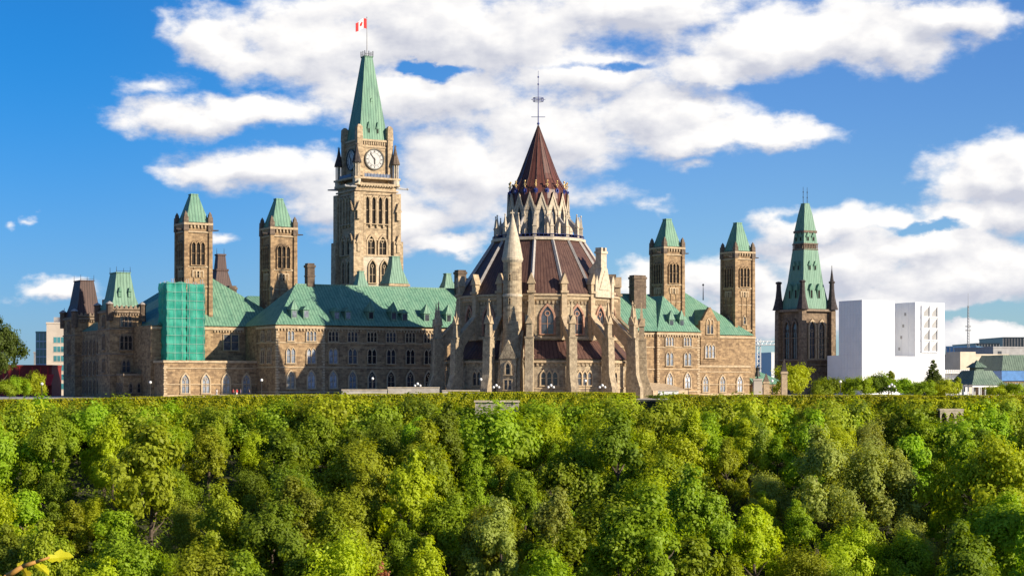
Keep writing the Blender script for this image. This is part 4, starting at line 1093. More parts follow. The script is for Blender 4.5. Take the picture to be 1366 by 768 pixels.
# ------------------------------------------------------------------ white sheeted building
SX = (1150-CX)/FPX*538
SF = Frame(SX, 538, 30)
sb = thing('sheeted_building', 'building wrapped completely in white sheeting, two box-shaped towers', 'building', (10, 8, 0), SF)
uA = SF.U(1193.5, 0); uB0 = SF.U(1221, 0); uB1 = SF.U(1260, 0); vA = SF.V(1119, 0)
zA = SF.Z(400.5, uA/2, 0); zB = SF.Z(403, uB0, 0); zl = SF.Z(475, uA, 0)
m = MB(); m.box(0, uA, 0, vA, -.5, zA); m.build('sheeted_tower', M['white'], sb)
m = MB(); m.box(uB0, uB1, 0, 16, -.5, zB); m.build('sheeted_tower', M['white'], sb)
m = MB(); m.box(uA-.02, uB1+.02, -.06, 15, -.5, zl); m.build('sheeted_base', M['white'], sb)
vB = SF.V(1103.5, 0); m = MB(); m.box(.05, 7, vA-.02, vB, -.5, SF.Z(474, 0, vA)); m.build('sheeted_annex', M['white'], sb)
k = MB()
for i in range(1, 6): k.box(i*uA/6-.04, i*uA/6+.04, -.05, 0, -.4, zA)
for i in range(1, 8): k.box(-.05, 0, i*vA/8-.04, i*vA/8+.04, -.4, zA)
for i in range(1, 5): k.box(uB0-.05, uB0, i*3.0-.04, i*3.0+.04, zl, zB)
for z in np.arange(4, zA, 4.0): k.box(-.04, 0, 0, vA, z, z+.06); k.box(0, uA, -.04, 0, z, z+.06)
k.build('sheet_seams', plain('sheet seams', (.7,.7,.72), .7, .03), sb)
x0, x1 = SF.U(1229, 0), SF.U(1250, 0); zt_, zb_ = SF.Z(407, x0, 0), SF.Z(469, x0, 0); st_ = (zt_-zb_)/4
fr = MB(); bk = MB()
for i in range(4):
    z = zb_+i*st_
    for a, b in ((x0, (x0+x1)/2-.12), ((x0+x1)/2+.12, x1)):
        bk.box(a, b, -.075, -.065, z+.25, z+st_-.25)  # flat grey panel: shade of the open bay put into colour
        q = MB(); rg = random.Random(i*7+int(a*3))
        xl, xr = a+rg.uniform(.1, .5), b-rg.uniform(.3, 1.0)
        q.prism([(a+.05, z+.3), (a+.45, z+.3), (xl+.5, z+st_*.4), (b-.15, z+st_-.3), (a+.05, z+st_-.3)], -.35, -.1); q.build('loose_sheet', M['white'], sb)
    fr.box(x0-.2, x1+.2, -.5, -.06, z-.15, z+.15)
for a in (x0, (x0+x1)/2, x1): fr.box(a-.15, a+.15, -.44, -.062, zb_, zt_)
fr.build('scaffold_frame', M['white'], sb); bk.build('bay_shade_panel', M['grey'], sb)
k = MB()
for i, z in enumerate(np.linspace(zl+2, zB-4, 4)): k.box(uB0-.09, uB0-.052, 4+i%2*.0+ (3-i)*.9, 4.8+(3-i)*.9, z, z+.9)
k.build('vent_opening', M['grey'], sb)

# ------------------------------------------------------------------ city buildings behind, left
def block(name, label, px0, px1, py, Y, depth, mat, rot=0, zb=-.5, cat='building', pyb=None):
    F = Frame((px0-CX)/FPX*Y, Y, rot); u1 = F.U(px1, 0)
    T = thing(name, label, cat, (u1/2, depth/2, 0), F)
    m = MB(); z = F.Z(py, u1/2, 0); m.box(0, u1, 0, depth, zb, z); m.build('wall', M[mat], T)
    m = MB(); m.box(-.15, u1+.15, -.15, .3, z, z+.5); m.box(-.145, .3, .28, depth+.15, z, z+.495); m.box(u1-.3, u1+.145, .28, depth+.15, z, z+.495); m.build('parapet', M[mat], T)
    return T, F, u1, z
T, F, u1, z = block('office_building', 'beige office block with green glass windows at the left edge of the stone buildings', 62, 96, 432, 520, 22, 'beige', 14)
for r_ in range(8):
    for px0, px1 in ((71.5, 80.5), (81.5, 90)):
        a, b = F.U(px0, 0), F.U(px1, 0); zz = F.Z(457+r_*12.4, a, 0)
        if zz < 1: continue
        q = MB(); q.box(a, b, -.06, .1, zz, zz+1.65); w_ = q.build('window', M['glass_teal'], T)
        q = MB(); q.box(a-.1, b+.1, -.12, .02, zz-.14, zz); q.box((a+b)/2-.05, (a+b)/2+.05, -.1, -.05, zz, zz+1.65); q.build('frame', M['beige'], w_, off=ORG[T.name])
m = MB(); m.box(2, 6, 6, 12, z, z+2.2); m.tube((5, 9, z+2), (5, 9, z+5), .1); m.build('roof_plant', M['grey'], T)
T, F, u1, z = block('glass_building', 'narrow teal glass office block beside the beige office', 48, 62.5, 444, 545, 18, 'glass_teal', 8)
q = MB()
for i in range(int((z-2)/2.34)): q.box(-.06, u1+.06, -.1, -.01, 2+i*2.34, 2.35+i*2.34)
for i in range(4): q.box(i*u1/3-.07, i*u1/3+.07, -.14, -.02, 0, z)
q.build('mullion', M['glass_blue'], T)
T, F, u1, z = block('dark_building', 'thin dark grey building edge left of the teal glass block', 45, 48.5, 471, 575, 15, 'grey', 0)
T, F, u1, z = block('red_building', 'low dark red flat-roofed building behind the left shrubs', -30, 69, 489, 470, 14, 'red_board', 4)
q = MB()
for px in (5, 26, 43, 54, 64): a = F.U(px, 0); q.box(a-.12, a+.12, -.1, 0, -.3, z+.02)
q.build('pilaster', M['red_bright'], T)
q = MB(); a, b = F.U(44, 0), F.U(72, 0); q.prismx([(-4, F.Z(512, a, 0)), (.0, F.Z(499, a, 0)), (.0, F.Z(501, a, 0)), (-4, F.Z(514, a, 0))], a, b); q.build('awning', M['red_bright'], T)
# distant brown spire and roofs between the left towers
BF = Frame((294-CX)/FPX*560, 560, 30)
bt = thing('brown_spire', 'distant brown-roofed square spire between the two left stone towers', 'tower', (0, 0, 0), BF)
Zb = lambda py: BF.Z(py, 0, 0)
m = MB(); m.pyr(0, 0, 3.2, -.5, 3.2, Zb(392)); m.build('shaft', M['stone_dark'], bt)
m = MB(); m.pyr(0, 0, 3.4, Zb(392), 1.75, Zb(362)); m.pyr(0, 0, 2.0, Zb(362), 2.0, Zb(359)); m.pyr(0, 0, 1.55, Zb(359), 1.2, Zb(341)); m.pyr(0, 0, 1.45, Zb(341), 1.4, Zb(339)); r_ = m.build('roof', M['brown_mansard'], bt)
m = MB()
for x in (-1.2, 1.2): m.tube((x, 0, Zb(340)), (x, 0, Zb(331)), .1, .04)
m.build('spike', M['iron'], bt)
T, F, u1, z = block('stone_annex', 'pale flat stone block glimpsed behind the roof slope between the left towers', 322, 352, 401, 540, 12, 'beige', 20)
q = MB(); q.box(u1*.1, u1*.9, -.08, .05, z-2.2, z-.8); q.build('window', M['glass'], T)
# distant things between right tower and gothic tower
T, F, u1, z = block('white_office', 'distant white office block left of the dark Gothic tower', 1029, 1046, 471, 900, 20, 'white_paint', 12)
T, F, u1, z = block('blue_office', 'distant blue glass office block left of the dark Gothic tower', 1006, 1030, 472, 930, 20, 'glass_blue', 12)
q = MB()
for i in range(5): q.box(i*u1/5-.15, i*u1/5+.15, -.2, .0, 0, z)
q.build('mullion', M['grey'], T)
CF = Frame((1012-CX)/FPX*820, 820, 0)
cr = thing('tower_crane', 'white lattice crane jib left of the dark Gothic tower', 'crane', (0, 0, 0), CF)
Zc = lambda py: CF.Z(py, 0, 0); q = MB(); 
for dx_, dy_ in ((-.8,-.8),(.8,-.8),(.8,.8),(-.8,.8)): q.tube((dx_, dy_, -.3), (dx_, dy_, Zc(452)), .16, n=4)
for i in range(12):
    z0 = Zc(452)*i/12; z1 = Zc(452)*(i+1)/12; q.tube((-.8,-.8,z0), (.8,-.8,z1), .1, n=4); q.tube((.8,.8,z0), (-.8,.8,z1), .1, n=4)
q.build('mast', M['white_paint'], cr); q = MB(); L = 16
q.tube((-6, 0, Zc(455)), (L, 0, Zc(455)), .22, n=4); q.tube((-6, 1.4, Zc(460)), (L, 1.4, Zc(460)), .22, n=4); q.tube((-6, -1.4, Zc(460)), (L, -1.4, Zc(460)), .22, n=4)
for i in range(12):
    x = -6+i*22/12; q.tube((x, -1.4, Zc(460)), (x+.9, 0, Zc(455)), .13, n=4); q.tube((x+.9, 0, Zc(455)), (x+1.83, -1.4, Zc(460)), .13, n=4)
q.build('jib', M['white_paint'], cr)

# ------------------------------------------------------------------ right-hand group
T, F, u1, z = block('glass_office', 'long low blue glass office block with dark end, behind the radio mast', 1262, 1302, 463, 760, 34, 'glass_blue', -24)
q = MB()
for i in range(9): q.box(i*u1/8-.12, i*u1/8+.12, -.2, 0, 0, z)
q.build('mullion', M['grey'], T)
T, F, u1, z = block('dark_office', 'black glass office block joined to the long blue one', 1302, 1333, 459, 775, 34, 'glass_black', 3)
q = MB()
for i in range(9): q.box(i*u1/8-.08, i*u1/8+.08, -.12, 0, 0, z)
q.build('mullion', M['grey'], T)
T, F, u1, z = block('dark_office', 'black glass office block at the right edge, tallest there', 1338, 1385, 451, 800, 34, 'glass_black', 3)
q = MB()
for i in range(13): q.box(i*u1/12-.08, i*u1/12+.08, -.12, 0, 0, z)
q.build('mullion', M['grey'], T)
T, F, u1, z = block('grey_block', 'pale grey flat-roofed block at the right edge above the green mansard', 1325, 1380, 464, 660, 26, 'grey', 18)
q = MB(); a = F.U(1331, 0); q.box(a, a+1.6, -.07, .05, z-4.2, z-1.2); q.build('window', M['glass'], T)
T, F, u1, z = block('beige_building', 'warm beige windowless building behind the green-roofed pavilion', 1287, 1345, 474, 600, 30, 'beige_warm', 22)
m = MB(); m.box(-2.0, 4.2, -.25, 8, -.5, z+1.2); m.build('stair_block', M['beige_warm'], T)
T, F, u1, z = block('white_annex', 'white low building with slatted canopy beside the sheeted building', 1258, 1292, 499, 560, 16, 'white_paint', 12)
for r_ in range(2):
    for c_ in range(5):
        a = .8+c_*(u1-1.6)/5; q = MB(); q.box(a, a+(u1-1.6)/5-.3, -.05, .05, .8+r_*2.3, 2.5+r_*2.3); q.build('window', M['glass_black'], T)
m = MB()
for i in range(14): m.box(-.5+i*.65, -.2+i*.65, -2.4, -.01, z+.5, z+1.4)
m.box(-.6, 9, -2.5, -2.2, z+.3, z+.5); m.build('canopy', M['white_paint'], T)
T, F, u1, z = block('blue_tarp_building', 'stone building under blue tarpaulin with green copper mansard roof, right edge', 1337, 1385, 505, 520, 20, 'stone', 10)
m = MB(); zr = F.Z(473, 0, 0); m.frus(-.2, u1, -.1, 20, z+2.4, 1.4, u1-1.4, 2.4, 17, zr); m.build('mansard_roof', M['copper_grey'], T)
m = MB(); m.box(-.3, u1+.2, -.35, -.1, z-.6, z+2.3); m.box(-.3, -.05, -.09, 8, z-.6, z+2.3); m.build('tarpaulin', M['tarp_blue'], T)
for i in range(5):
    q = MB(); a = .6+i*1.7; q.box(a, a+.9, -.06, .04, .8, z-1.2); w_ = q.build('window', M['glass_pale'], T); q = MB(); q.box(a-.2, a-.01, -.14, .04, .6, z-1.0); q.box(a+.91, a+1.1, -.14, .04, .6, z-1.0); q.build('frame', M['trim_pale'], w_, off=ORG[T.name])
AF = Frame((1291.5-CX)/FPX*720, 720, 0)
an = thing('radio_mast', 'tall thin lattice radio mast rising over the blue glass office', 'mast', (0, 0, 0), AF)
q = MB(); zt2 = AF.Z(391, 0, 0); R = .75
for i in range(3): q.tube((R*cos(i*2.09), R*sin(i*2.09), -.3), (.4*R*cos(i*2.09), .4*R*sin(i*2.09), zt2-5), .1, .08, n=4)
n = 30
for j in range(n):
    za, zb2 = (zt2-5)*j/n, (zt2-5)*(j+1)/n; ra = R*(1-.6*j/n); rb = R*(1-.6*(j+1)/n)
    for i in range(3): q.tube((ra*cos(i*2.09), ra*sin(i*2.09), za), (rb*cos((i+1)*2.09), rb*sin((i+1)*2.09), zb2), .06, n=4)
q.tube((0, 0, zt2-6), (0, 0, zt2), .1, .05)
for z in (zt2*.62, zt2*.66): q.box(-1.1, 1.1, -.2, .2, z, z+.4)
q.build('lattice', M['grey'], an)
# green-roofed pavilion (summer house)
PX_ = (1303-CX)/FPX*450
PF = Frame(PX_, 450, 22)
kv = thing('pavilion', 'open pavilion with flared green copper roof and small lantern on top', 'pavilion', (0, 0, 0), PF)
Zp = lambda py: PF.Z(py, 0, 0); r0 = 5.3
m = MB(); prof = [(r0, Zp(513)), (r0*.74, Zp(505)), (r0*.56, Zp(497)), (r0*.50, Zp(494))]
for (h0, z0), (h1, z1) in zip(prof, prof[1:]): m.pyr(0, 0, h0, z0, h1, z1)
m.build('roof', M['copper_grey'], kv)
m = MB(); m.pyr(0, 0, 1.25, Zp(495), 1.25, Zp(490)); m.pyr(0, 0, 1.95, Zp(490), .7, Zp(483.5)); m.lathe(0, 0, [(.7, Zp(484)), (.45, Zp(482)), (.1, Zp(480))], 8); m.build('roof_lantern', M['copper_grey'], kv)
m = MB()
for i in range(6):
    for sx in (-1, 1):
        x = -4.7+i*9.4/5
        m.tube((x, sx*4.7, -.1), (x, sx*4.7, Zp(513)), .16)
        if 0 < i < 5: m.tube((sx*4.7, x, -.1), (sx*4.7, x, Zp(513)), .16)
m.build('post', M['white_paint'], kv)
m = MB(); m.box(-5, 5, -5, 5, -.2, .3); m.build('floor', M['grey'], kv)
m = MB(); m.box(-4.9, 4.9, -4.9, -4.5, Zp(516), Zp(513.2)); m.box(-4.9, -4.5, -4.49, 4.9, Zp(516), Zp(513.2)); m.build('beam', M['white_paint'], kv)

# ------------------------------------------------------------------ statue, gate piers, lamps, terrace walls
def human(name, mat, pts, edges, rad, parent=None, loc=(0, 0, 0), rz=0, sc_=1.0):
    me = bpy.data.meshes.new(name); me.from_pydata([tuple(sc_*q for q in p) for p in pts], edges, []); me.update()
    o = bpy.data.objects.new(name, me); COL.objects.link(o); me.materials.append(mat)
    sk = o.modifiers.new('skin', 'SKIN'); sk.use_smooth_shade = True
    lay = me.skin_vertices[0].data if me.skin_vertices else None
    if lay is None:
        bpy.context.view_layer.objects.active = o; bpy.ops.mesh.customdata_skin_add(); lay = me.skin_vertices[0].data
    for i, r in enumerate(rad): lay[i].radius = (r*sc_, r*sc_*.85); lay[i].use_root = (i == 0)
    sd = o.modifiers.new('smooth', 'SUBSURF'); sd.levels = 1; sd.render_levels = 1
    if parent: o.parent = parent
    o.location = loc; o.rotation_euler = (0, 0, rz)
    return o
def body_pts(stride=.12, arm=(.12, .12), reach=0):
    # pelvis, waist, chest, neck, head low, head top | legs | arms
    P = [(0,0,.95),(0,0,1.10),(0,0,1.32),(0,0,1.50),(0,-.01,1.58),(0,-.01,1.70),
         (-.10,0,.90),(-.11,-stride*.5,.48),(-.11,-stride*.3,.09),(-.11,-stride*.3-.14,.04),
         (.10,0,.90),(.11,stride*.4,.48),(.11,stride,.09),(.11,stride-.14,.04),
         (-.19,0,1.42),(-.25,.03,1.15),(-.25,-arm[0],.90),(-.25,-arm[0]-.04,.80),
         (.19,0,1.42),(.26,.03,1.16+reach*.1),(.27+reach*.1,-arm[1]-reach*.3,.92+reach*.35),(.27+reach*.1,-arm[1]-.05-reach*.35,.83+reach*.45)]
    E = [(0,1),(1,2),(2,3),(3,4),(4,5),(0,6),(6,7),(7,8),(8,9),(0,10),(10,11),(11,12),(12,13),(2,14),(14,15),(15,16),(16,17),(2,18),(18,19),(19,20),(20,21)]
    R = [.15,.13,.15,.06,.10,.085,.10,.07,.05,.045,.10,.07,.05,.045,.07,.05,.04,.035,.07,.05,.04,.035]
    return P, E, R
SY = 378.0
sx_ = (1010.5-CX)/FPX*SY
pd = thing('plinth', 'tall pale stone plinth carrying the bronze statue, right of the parliament block', 'plinth', (sx_, SY, 0))
m = MB(); zt3 = CAMZ+(HY-505)/FPX*SY
m.box(sx_-1.15, sx_+1.15, SY-1.15, SY+1.15, -.1, .5); m.pyr(sx_, SY, .95, .5, .85, zt3-.3); m.pyr(sx_, SY, 1.02, zt3-.3, 1.0, zt3); m.build('stone_base', M['beige'], pd)
P_, E_, R_ = body_pts(.10, (.0, .1), 1)
st_ = thing('statue', 'dark bronze standing figure statue on a tall pale plinth', 'statue', (sx_, SY, zt3))
b_ = human('body', M['bronze'], P_, E_, R_, st_, (0, 0, .1), .5, 1.62)
m = MB(); m.lathe(0, 0, [(.55, 0), (.5, .14)], 10); q = m.build('statue_base', M['bronze'], st_, off=(0, 0, 0))
m = MB(); m.lathe(0, 0, [(.62, .5), (.5, 1.1), (.33, 1.75), (.40, 2.2), (.2, 2.42)], 12); q = m.build('coat', M['bronze'], st_, off=(0, 0, 0))
def gate_pier(px, Y, pyt, lab, dark):
    x = (px-CX)/FPX*Y; zt = CAMZ+(HY-pyt)/FPX*Y
    T = thing('gate_pier', lab, 'pier', (x, Y, 0))
    m = MB(); m.box(x-.75, x+.75, Y-.75, Y+.75, -.1, .4); m.box(x-.6, x+.6, Y-.6, Y+.6, .4, zt*.62); m.pyr(x, Y, .78, zt*.62, .7, zt*.68); m.build('shaft', M['trim'], T)
    m = MB(); m.pyr(x, Y, .6, zt*.68, .12, zt*.97); m.ball((x, Y, zt*.97), .18, 6, 4); m.build('cap', M['soot' if dark else 'trim_dark'], T)
gate_pier(1022, 380, 498, 'short stone gate pier just right of the statue plinth', False)
gate_pier(1046, 382, 478, 'taller stone gate pier with dark pointed spire cap in front of the Gothic tower', True)
def lamp(px, pyt, Y, lab, three=False):
    x = (px-CX)/FPX*Y; zt = CAMZ+(HY-pyt)/FPX*Y
    T = thing('street_lamp', lab, 'lamp', (x, Y, 0), group='globe lamps along the terrace')
    m = MB(); m.tube((x, Y, -.1), (x, Y, zt-.4), .09, .06, 8); m.lathe(x, Y, [(.2, -.1), (.2, .35), (.1, .5)], 8)
    gs = MB()
    if three:
        for d in (-.55, .55): m.tube((x, Y, zt-.75), (x+d, Y, zt-.75), .05); gs.ball((x+d, Y, zt-.5), .26)
    gs.ball((x, Y, zt-.12), .3)
    m.build('post', M['iron'], T); gs.build('globe', M['white_paint'], T, smooth=True)
for px, pyt, Y, lab, th in (
  (56, 511, 368, 'globe lamp post in front of the left round shrub', 0), (200.5, 509, 372, 'globe lamp post below the green scaffold', 0), (349, 506, 374, 'globe lamp post at the corner of the one-storey range', 0),
  (497, 504, 374, 'globe lamp post before the shaded middle windows of the long block', 0), (557, 511, 374, 'globe lamp post at the end of the long pale terrace wall', 1),
  (641.5, 505, 372, 'square-headed lamp post left of the library stair turret', 0), (662, 513, 372, 'three-globe lamp under the library stair turret', 1), (735, 513, 372, 'three-globe lamp before the middle library aisle windows', 1),
  (781, 507, 372, 'single globe lamp between two right library buttresses', 0), (803.5, 513, 372, 'three-globe lamp by the right library buttress', 1),
  (918, 507, 374, 'globe lamp post before the arched windows right of the library', 0), (1030, 507, 378, 'globe lamp post between the two gate piers', 0), (1121, 508, 385, 'globe lamp post before the white sheeted building', 0), (1189.5, 512, 385, 'twin globe lamp in the bushes left of the tall conifer', 1)):
    lamp(px, pyt, Y, lab, th)
def low_wall(px0, px1, pyt, Y, lab, mat='paving', zb=-.1):
    x0, x1 = (px0-CX)/FPX*Y, (px1-CX)/FPX*Y; zt = CAMZ+(HY-pyt)/FPX*Y
    T = thing('terrace_wall', lab, 'wall', ((x0+x1)/2, Y, 0))
    m = MB(); m.box(x0, x1, Y-.25, Y+.25, zb, zt-.2); m.build('wall', M[mat], T)
    m = MB(); m.box(x0-.06, x1+.06, Y-.38, Y+.38, zt-.2, zt); m.build('coping', M['trim_pale'], T)
low_wall(456, 516, 519, 371, 'pale low terrace wall before the left half of the long block')
low_wall(517.5, 586, 516, 372, 'pale low terrace wall ending at the library buttress')
low_wall(280, 455, 526, 370, 'long thin pale terrace kerb wall in front of the one-storey range')
low_wall(590, 640, 520, 370, 'short pale terrace wall at the left foot of the library')
low_wall(878, 905, 520, 372, 'white low wall beside the lean-to right of the library', 'white_paint')
# stone retaining walls showing through the trees
m = MB(); x0, x1 = (634-CX)/FPX*343, (692-CX)/FPX*343
rw = thing('retaining_wall', 'grey stone retaining wall showing between treetops below the library hedge', 'wall', ((x0+x1)/2, 343, -8))
m.box(x0, x1, 342.5, 346, -12, -.35); m.build('wall', M['stone_grey'], rw)
m = MB(); m.box(x0-.2, x1+.2, 342.2, 346.2, -.35, 0.0); m.build('coping', M['trim_pale'], rw)
rw = thing('rock_wall', 'shaded grey rock wall patch below the left hedge', 'wall', ((178-CX)/FPX*342, 342, -8))
x0, x1 = (150-CX)/FPX*342, (205-CX)/FPX*342; m = MB(); m.box(x0, x1, 341.6, 344, -12, -4.5); m.build('wall', M['stone_grey'], rw)
# small white pointed-arch arcade in the trees on the right
AY = 338.0; ax0, ax1 = (1254-CX)/FPX*AY, (1285-CX)/FPX*AY; az1 = CAMZ+(HY-545)/FPX*AY; az0 = az1-3.2
ar = thing('arcade', 'small white stone arcade of three pointed arches half hidden in the trees', 'arcade', ((ax0+ax1)/2, AY, az0))
m = MB(); n = 3; wd = (ax1-ax0)/n
m.box(ax0-.1, ax1+.1, AY-.2, AY+2.5, az1-.35, az1); m.box(ax0-.1, ax1+.1, AY-.1, AY+2.5, az0-2.2, az0)
m.build('parapet', M['trim_pale'], ar)
for i in range(n):
    c0 = ax0+(i+.5)*wd; inn = arch(wd*.7, az1-az0-.6); m = MB()
    outb = [(-wd/2, 0), (-wd/2, (az1-az0-.36)*.5)] + [(-wd/2, az1-az0-.36)]*3 + [(-wd*.3, az1-az0-.36)]*2 + [(0, az1-az0-.36)] + [(wd*.3, az1-az0-.36)]*2 + [(wd/2, az1-az0-.36)]*3 + [(wd/2, (az1-az0-.36)*.5), (wd/2, 0)]
    outb = outb[:len(inn)]
    m.ring([(c0+x*.998, az0+z) for x, z in outb], [(c0+x, az0+z) for x, z in inn], AY-.15, AY+.3); m.build('arch', M['trim_pale'], ar)
m = MB(); m.box(ax0, ax1, AY+1.6, AY+1.8, az0, az1-.4); m.build('back_wall', M['stone_dark'], ar)
# visitors on the terrace
CL = {'red': plain('red cloth', (.5,.03,.03), .8), 'navy': plain('navy cloth', (.03,.04,.12), .8), 'pale': plain('pale cloth', (.6,.6,.58), .8), 'dark': plain('dark cloth', (.04,.04,.045), .8)}
for px, top, leg, lab in ((311, 'red', 'dark', 'person in a red top standing on the terrace by the arched windows'), (321, 'navy', 'dark', 'person in a navy top walking right of the one in red'), (332, 'dark', 'navy', 'person in dark clothes below the arched window near the globe lamp'), (289, 'pale', 'pale', 'person in pale clothes walking on the terrace left of the one in red'), (316, 'red', 'pale', 'person in red top and pale trousers between the red and navy figures')):
    Y = 375.5; x = (px-CX)/FPX*Y
    T = thing('person', lab, 'person', (x, Y, .45)); rz = (px % 7)*.8
    P_, E_, R_ = body_pts(.16+.05*(px % 3), (.14, .05)); human('body', M['skin'], P_, E_, R_, T, (0, 0, 0), rz)
    m = MB(); m.lathe(0, 0, [(.185, .92), (.19, 1.1), (.215, 1.3), (.20, 1.42), (.09, 1.5)], 12); q = m.build('shirt', CL[top], T, off=(0, 0, 0)); q.rotation_euler = (0, 0, rz); q.scale = (1.12, .85, 1)
    m = MB()
    for s_ in (-1, 1): m.tube((s_*.1, 0, .98), (s_*.11, (-.08 if s_ < 0 else .1), .45), .125, .09, 8); m.tube((s_*.11, (-.08 if s_ < 0 else .1), .47), (s_*.11, (-.06 if s_ < 0 else .17), .1), .09, .075, 8)
    q = m.build('trousers', CL[leg], T, off=(0, 0, 0)); q.rotation_euler = (0, 0, rz)
    m = MB(); m.ball((0, .02, 1.69), .115, 8, 6); q = m.build('hair', M['iron'], T, off=(0, 0, 0)); q.rotation_euler = (0, 0, rz)

# ------------------------------------------------------------------ foliage
def leaf_quads(c, nrm, size, rg, jit=.45):
    """c (N,3) centres, nrm (N,3) facing; returns verts and faces of folded diamond leaves"""
    N = len(c)
    nrm = nrm + rg.normal(0, jit, (N, 3)); nrm /= np.linalg.norm(nrm, axis=1)[:, None] + 1e-9
    r = rg.normal(0, 1, (N, 3)); t = np.cross(nrm, r); t /= np.linalg.norm(t, axis=1)[:, None] + 1e-9
    b = np.cross(nrm, t); s = size[:, None]
    v = np.empty((N, 4, 3)); v[:, 0] = c - t*s*.55; v[:, 1] = c + b*s*.36 + nrm*s*.12; v[:, 2] = c + t*s*.55; v[:, 3] = c - b*s*.36 + nrm*s*.12
    return v.reshape(-1, 3)
def leaf_mesh(name, verts):
    n = len(verts)//4
    me = bpy.data.meshes.new(name)
    me.vertices.add(n*4); me.vertices.foreach_set('co', verts.astype(np.float32).ravel())
    me.loops.add(n*4); me.loops.foreach_set('vertex_index', np.arange(n*4, dtype=np.int32))
    me.polygons.add(n); me.polygons.foreach_set('loop_start', np.arange(0, n*4, 4, dtype=np.int32))
    try: me.polygons.foreach_set('loop_total', np.full(n, 4, dtype=np.int32))
    except Exception: pass
    me.update(calc_edges=True)
    return me
def crown_mesh(seed, H, R, kind, leaves=9000, leaf=.40):
    rg = np.random.default_rng(seed)
    if kind == 'round': nl, zc, zr = 46, .54, .46
    elif kind == 'tall': nl, zc, zr = 44, .52, .48
    elif kind == 'wide': nl, zc, zr = 52, .53, .46
    elif kind == 'willow': nl, zc, zr = 40, .53, .47
    else: nl, zc, zr = 40, .55, .45
    L = []; lean = rg.normal(0, .16, 2)*R; az0, az1 = rg.uniform(0, 6.28, 2)
    for i in range(nl):
        d = rg.normal(0, 1, 3); d /= np.linalg.norm(d)
        if d[2] < -.55: d[2] *= -1
        f = rg.uniform(.45, 1.0)**.7
        if kind == 'conifer':
            z = .08 + .9*(i/nl); rad = R*(1.02-z)*rg.uniform(.7, 1.25); a = i*2.4
            p = np.array((rad*.6*cos(a), rad*.6*sin(a), H*z)); lr = max(.5, R*(1.05-z)*.42)
        else:
            th = atan2(d[1], d[0]); taper = (1.0 - (.45*max(0, d[2]) if kind == 'tall' else .22*max(0, d[2])))*(1 + .20*sin(3*th+az0) + .14*sin(2*th+az1)); f *= rg.choice((.85, 1.0, 1.18))
            p = np.array((d[0]*R*f*taper*.84, d[1]*R*f*taper*.84, H*zc + d[2]*H*zr*min(f, 1.06)*.88)); p[:2] += lean*(p[2]/H); lr = R*rg.uniform(.15, .34)
        L.append((p, lr))
    wts = np.array([r*r for _, r in L]); cnt = (leaves*wts/wts.sum()).astype(int)
    C = []; NN = []; SZ = []
    ctr = np.array((0, 0, H*zc))
    for (p, lr), n in zip(L, cnt):
        d = rg.normal(0, 1, (n, 3)); d /= np.linalg.norm(d, axis=1)[:, None]
        # ragged puffs: small sub-clumps break the outline
        sub = rg.normal(0, 1, (max(6, n//40), 3)); sub /= np.linalg.norm(sub, axis=1)[:, None]
        k = rg.integers(0, len(sub), n); d = d*.50 + sub[k]*.78
        rr = lr*rg.uniform(.60, 1.22, n)[:, None]
        q = p + d*rr*np.array((1, 1, .95))
        if kind == 'willow': q[:, 2] -= np.abs(rg.normal(0, .5, n))*1.1
        up = d + np.array((0, 0, .25)) + .55*(p-ctr)/(np.linalg.norm(p-ctr)+1e-6)
        C.append(q); NN.append(up); SZ.append(leaf*rg.uniform(.6, 1.35, n))
    c = np.concatenate(C); nn = np.concatenate(NN); sz = np.concatenate(SZ)
    return leaf_mesh('crown', leaf_quads(c, nn, sz, rg))
def trunk_mesh(seed, H, R, kind):
    rg = random.Random(seed); m = MB(); r0 = .026*H
    pts = [(0, 0, -1.2)]; x = y = 0
    for i in range(1, 6): x += rg.uniform(-.2, .2); y += rg.uniform(-.2, .2); pts.append((x, y, H*.68*i/5))
    for i in range(5): m.tube(pts[i], pts[i+1], r0*(1-.17*i), r0*(1-.17*(i+1)), 7)
    if kind != 'conifer':
        for i in range(8):
            j = rg.randint(1, 4); a = rg.uniform(0, 6.28); p = pts[j]
            q = (p[0]+R*.42*cos(a), p[1]+R*.42*sin(a), p[2]+H*rg.uniform(.06, .14)); m.tube(p, q, r0*.45, r0*.15, 5)
            q2 = (q[0]+R*.16*cos(a+.6), q[1]+R*.16*sin(a+.6), q[2]+H*.04); m.tube(q, q2, r0*.15, r0*.05, 4)
    me = bpy.data.meshes.new('trunk'); me.from_pydata(m.v, [], m.f); me.update(); me.materials.append(M['bark'])
    return me
KINDS = []
for i, (kind, H_, R_, lv, lf) in enumerate((('round', 12, 4.6, 15000, .34), ('round', 13, 5.2, 18000, .36), ('tall', 14, 3.7, 14000, .32), ('tall', 14, 3.2, 12000, .31), ('wide', 11, 5.6, 18000, .36), ('willow', 12, 5.0, 20000, .26), ('round', 11, 4.2, 11000, .42), ('tall', 16, 4.3, 17000, .35), ('wide', 10, 5.0, 15000, .33))):
    KINDS.append((kind, H_, R_, crown_mesh(100+i, H_, R_, kind, lv, lf), trunk_mesh(200+i, H_, R_, kind)))
CONIFER = ('conifer', 13, 5.2, crown_mesh(150, 13, 5.2, 'conifer', 14000, .40), trunk_mesh(250, 13, 4.0, 'conifer'))
SHRUB = [('shrub', 3.0, 2.6, crown_mesh(160+i, 3.2, 2.6, 'wide', 7500, .20), None) for i in range(3)]
for k in KINDS + [CONIFER] + SHRUB: k[3].materials.append(LEAF['mid green'])
